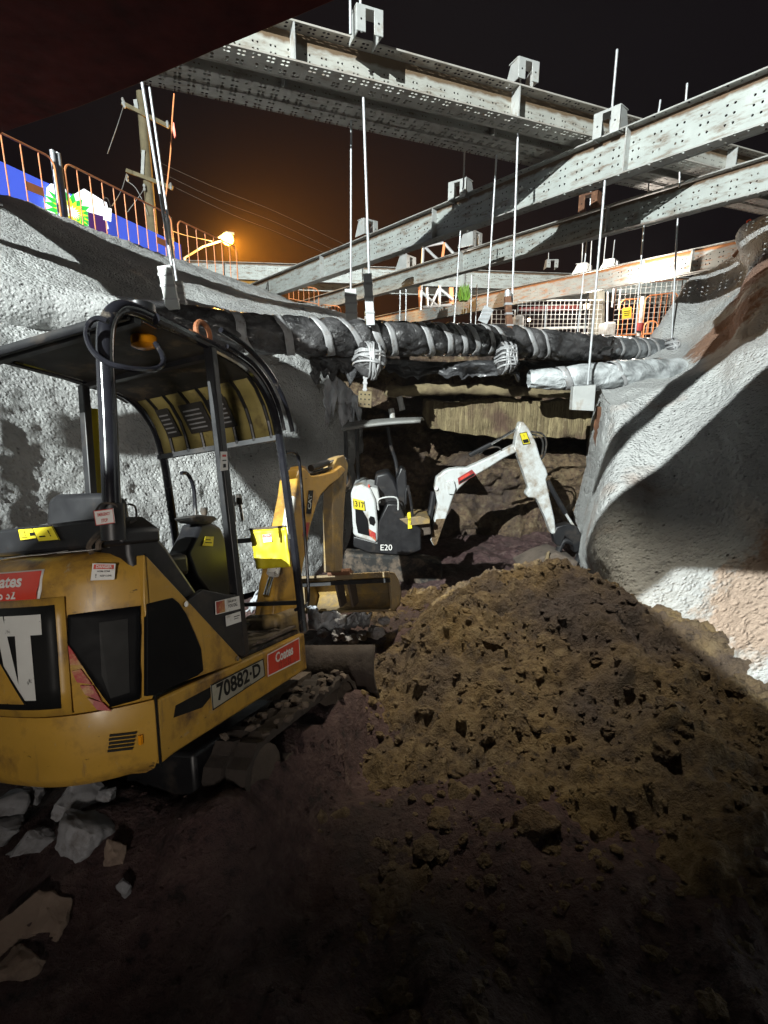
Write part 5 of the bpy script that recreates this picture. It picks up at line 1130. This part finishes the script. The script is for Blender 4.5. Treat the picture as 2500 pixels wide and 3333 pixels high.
# ================================================================== RUBBLE
def rock(px,py,wpx,hpx,lab,mat='rock',seed=1,flat=.7,yaw=0,z=.05):
    p=AZ(px,py,z)
    for _ in range(6): p=AZ(px,py,ground_z(p.x,p.y)+z)
    w=wpx*p.y/F*1.4; p.z+=w*.17; rs=random.Random(seed); bm=bmesh.new()
    for i in range(13):
        q=V((rs.gauss(0,1),rs.gauss(0,1),rs.gauss(0,1))).normalized()*rs.uniform(.82,1.1); bm.verts.new((q.x*w/2,q.y*w/2*.8,q.z*w/2*max(.62,flat*hpx/wpx*1.5)))
    bmesh.ops.convex_hull(bm,input=bm.verts[:]); 
    for v in [v for v in bm.verts if not v.link_faces]: bm.verts.remove(v)
    bmesh.ops.bevel(bm,geom=bm.edges[:],offset=w*.018,segments=1,affect='EDGES'); bmesh.ops.triangulate(bm,faces=bm.faces[:])
    for _ in range(3): bmesh.ops.subdivide_edges(bm,edges=[e for e in bm.edges if e.calc_length()>w*.06],cuts=1); bmesh.ops.triangulate(bm,faces=bm.faces[:])
    bm.normal_update(); sd=V((seed*3.1,seed,0)); E_=Matrix.Rotation(R(yaw),3,'Z')
    for v in bm.verts: v.co=E_@(v.co+v.normal*w*(.05*fbm(v.co*(5/w)*.6+sd,4)+.02*fbm(v.co*(20/w)*.6+sd,3)))
    me=bpy.data.meshes.new('boulder'); bm.to_mesh(me); bm.free(); me.materials.append(M[mat])
    for f in me.polygons: f.use_smooth=True
    try: me.set_sharp_from_angle(angle=R(32))
    except Exception: pass
    mb=bpy.data.objects.new('boulder',me); link(mb); mb.location=p
    return tag(mb,lab,'rock','broken rocks under the yellow counterweight')
rock(20,2650,150,140,'grey rock at the far left edge under the yellow counterweight',seed=2)
rock(95,2600,90,70,'small pale rock wedged against the counterweight, left group',seed=8)
rock(255,2625,160,85,'blue grey rock right under the middle of the counterweight',seed=3,yaw=20)
rock(275,2735,205,150,'largest flat pale rock among the rubble behind the excavator',seed=4,flat=.6,yaw=35)
rock(108,2775,135,85,'elongated blue grey rock below the left edge rock',seed=5,flat=.6,yaw=30)
rock(20,2720,120,80,'striped slab of rock cut by the left picture edge',seed=6,flat=.5)
rock(380,2790,70,120,'brownish knobbly rock right of the largest flat one','pale_rock',seed=7)
rock(403,2905,50,70,'small white chip of rock alone on the dark soil',seed=9)
rock(110,3060,240,290,'big crumbly pinkish boulder at lower left','pale_rock',seed=10,flat=.5)
rock(60,3170,150,110,'lower broken piece of the pinkish boulder','pale_rock',seed=12,flat=.4)
rock(1735,2720,150,130,'crumbly brown clod of soil in the middle foreground','clod',seed=11,flat=.75,z=.04)
rock(350,2600,60,50,'dark stone right of the blue grey rock',seed=14)
# loose cloth and broken concrete at the front of the tracks
def rag(lab,px,Y,seed,name='geotextile_scrap'):
    c=[AY(*p,Y) for p in px]; f=quadmap(c,0); rows=[[f(i/16,j/12)+V((0,.12*noise.noise(V((i*.25,j*.25,seed))),.05*noise.noise(V((i*.4,j*.4,seed+3))))) for i in range(17)] for j in range(13)]
    return tag(MB().grid(rows).build(name,M['cloth'],smooth=True,solid=.012),lab,'fabric scrap')
rag('pale crumpled fabric in front of the excavator floor, upper piece',[(800,1990),(880,1985),(885,1870),(830,1935)],4.4,3)
rag('bluish crumpled fabric beside the lower front corner of the cab',[(1005,2048),(1120,2040),(1130,1995),(1000,1980)],4.0,5)
rag('thin pale fabric strip lying over the broken slabs',[(1120,2042),(1200,2040),(1210,1990),(1125,2000)],4.1,7)
for i,(px,py,w) in enumerate(((1100,2065,60),(1140,2080,50),(1180,2068,45),(1225,2060,60),(1250,2020,40),(1050,2062,40))):
    p=AY(px,py,3.95); b=MB(); lump(b,(0,0,0),w*p.y/F*.5,(1,.8,.7),seed=20+i,fine=True,amp=.5); o=b.build('concrete_chunk',M['rock'],smooth=True,auto=30); o.location=p
    tag(o,('first','second','third','fourth','fifth','sixth')[i]+' broken concrete chunk '+('below the bluish fabric','beside the first, nearer the heap','under the thin fabric strip','at the right end of the chunks','uppermost, under the bucket','leftmost, against the front post')[i],'concrete chunk','broken concrete before the excavator blade')
# ================================================================== NIGHT HAZE
hb=MB().box((0,70,12),(170,190,46)).build('haze',bpy.data.materials.new('site_haze')); hb['kind']='stuff'
hm=hb.data.materials[0]; hm.use_nodes=True; t_=hm.node_tree; t_.nodes.remove(t_.nodes['Principled BSDF']); pv=t_.nodes.new('ShaderNodeVolumePrincipled')
pv.inputs['Density'].default_value=.00030; pv.inputs['Color'].default_value=(.9,.9,.9,1); pv.inputs['Anisotropy'].default_value=.0
t_.links.new(pv.outputs[0],t_.nodes['Material Output'].inputs['Volume'])
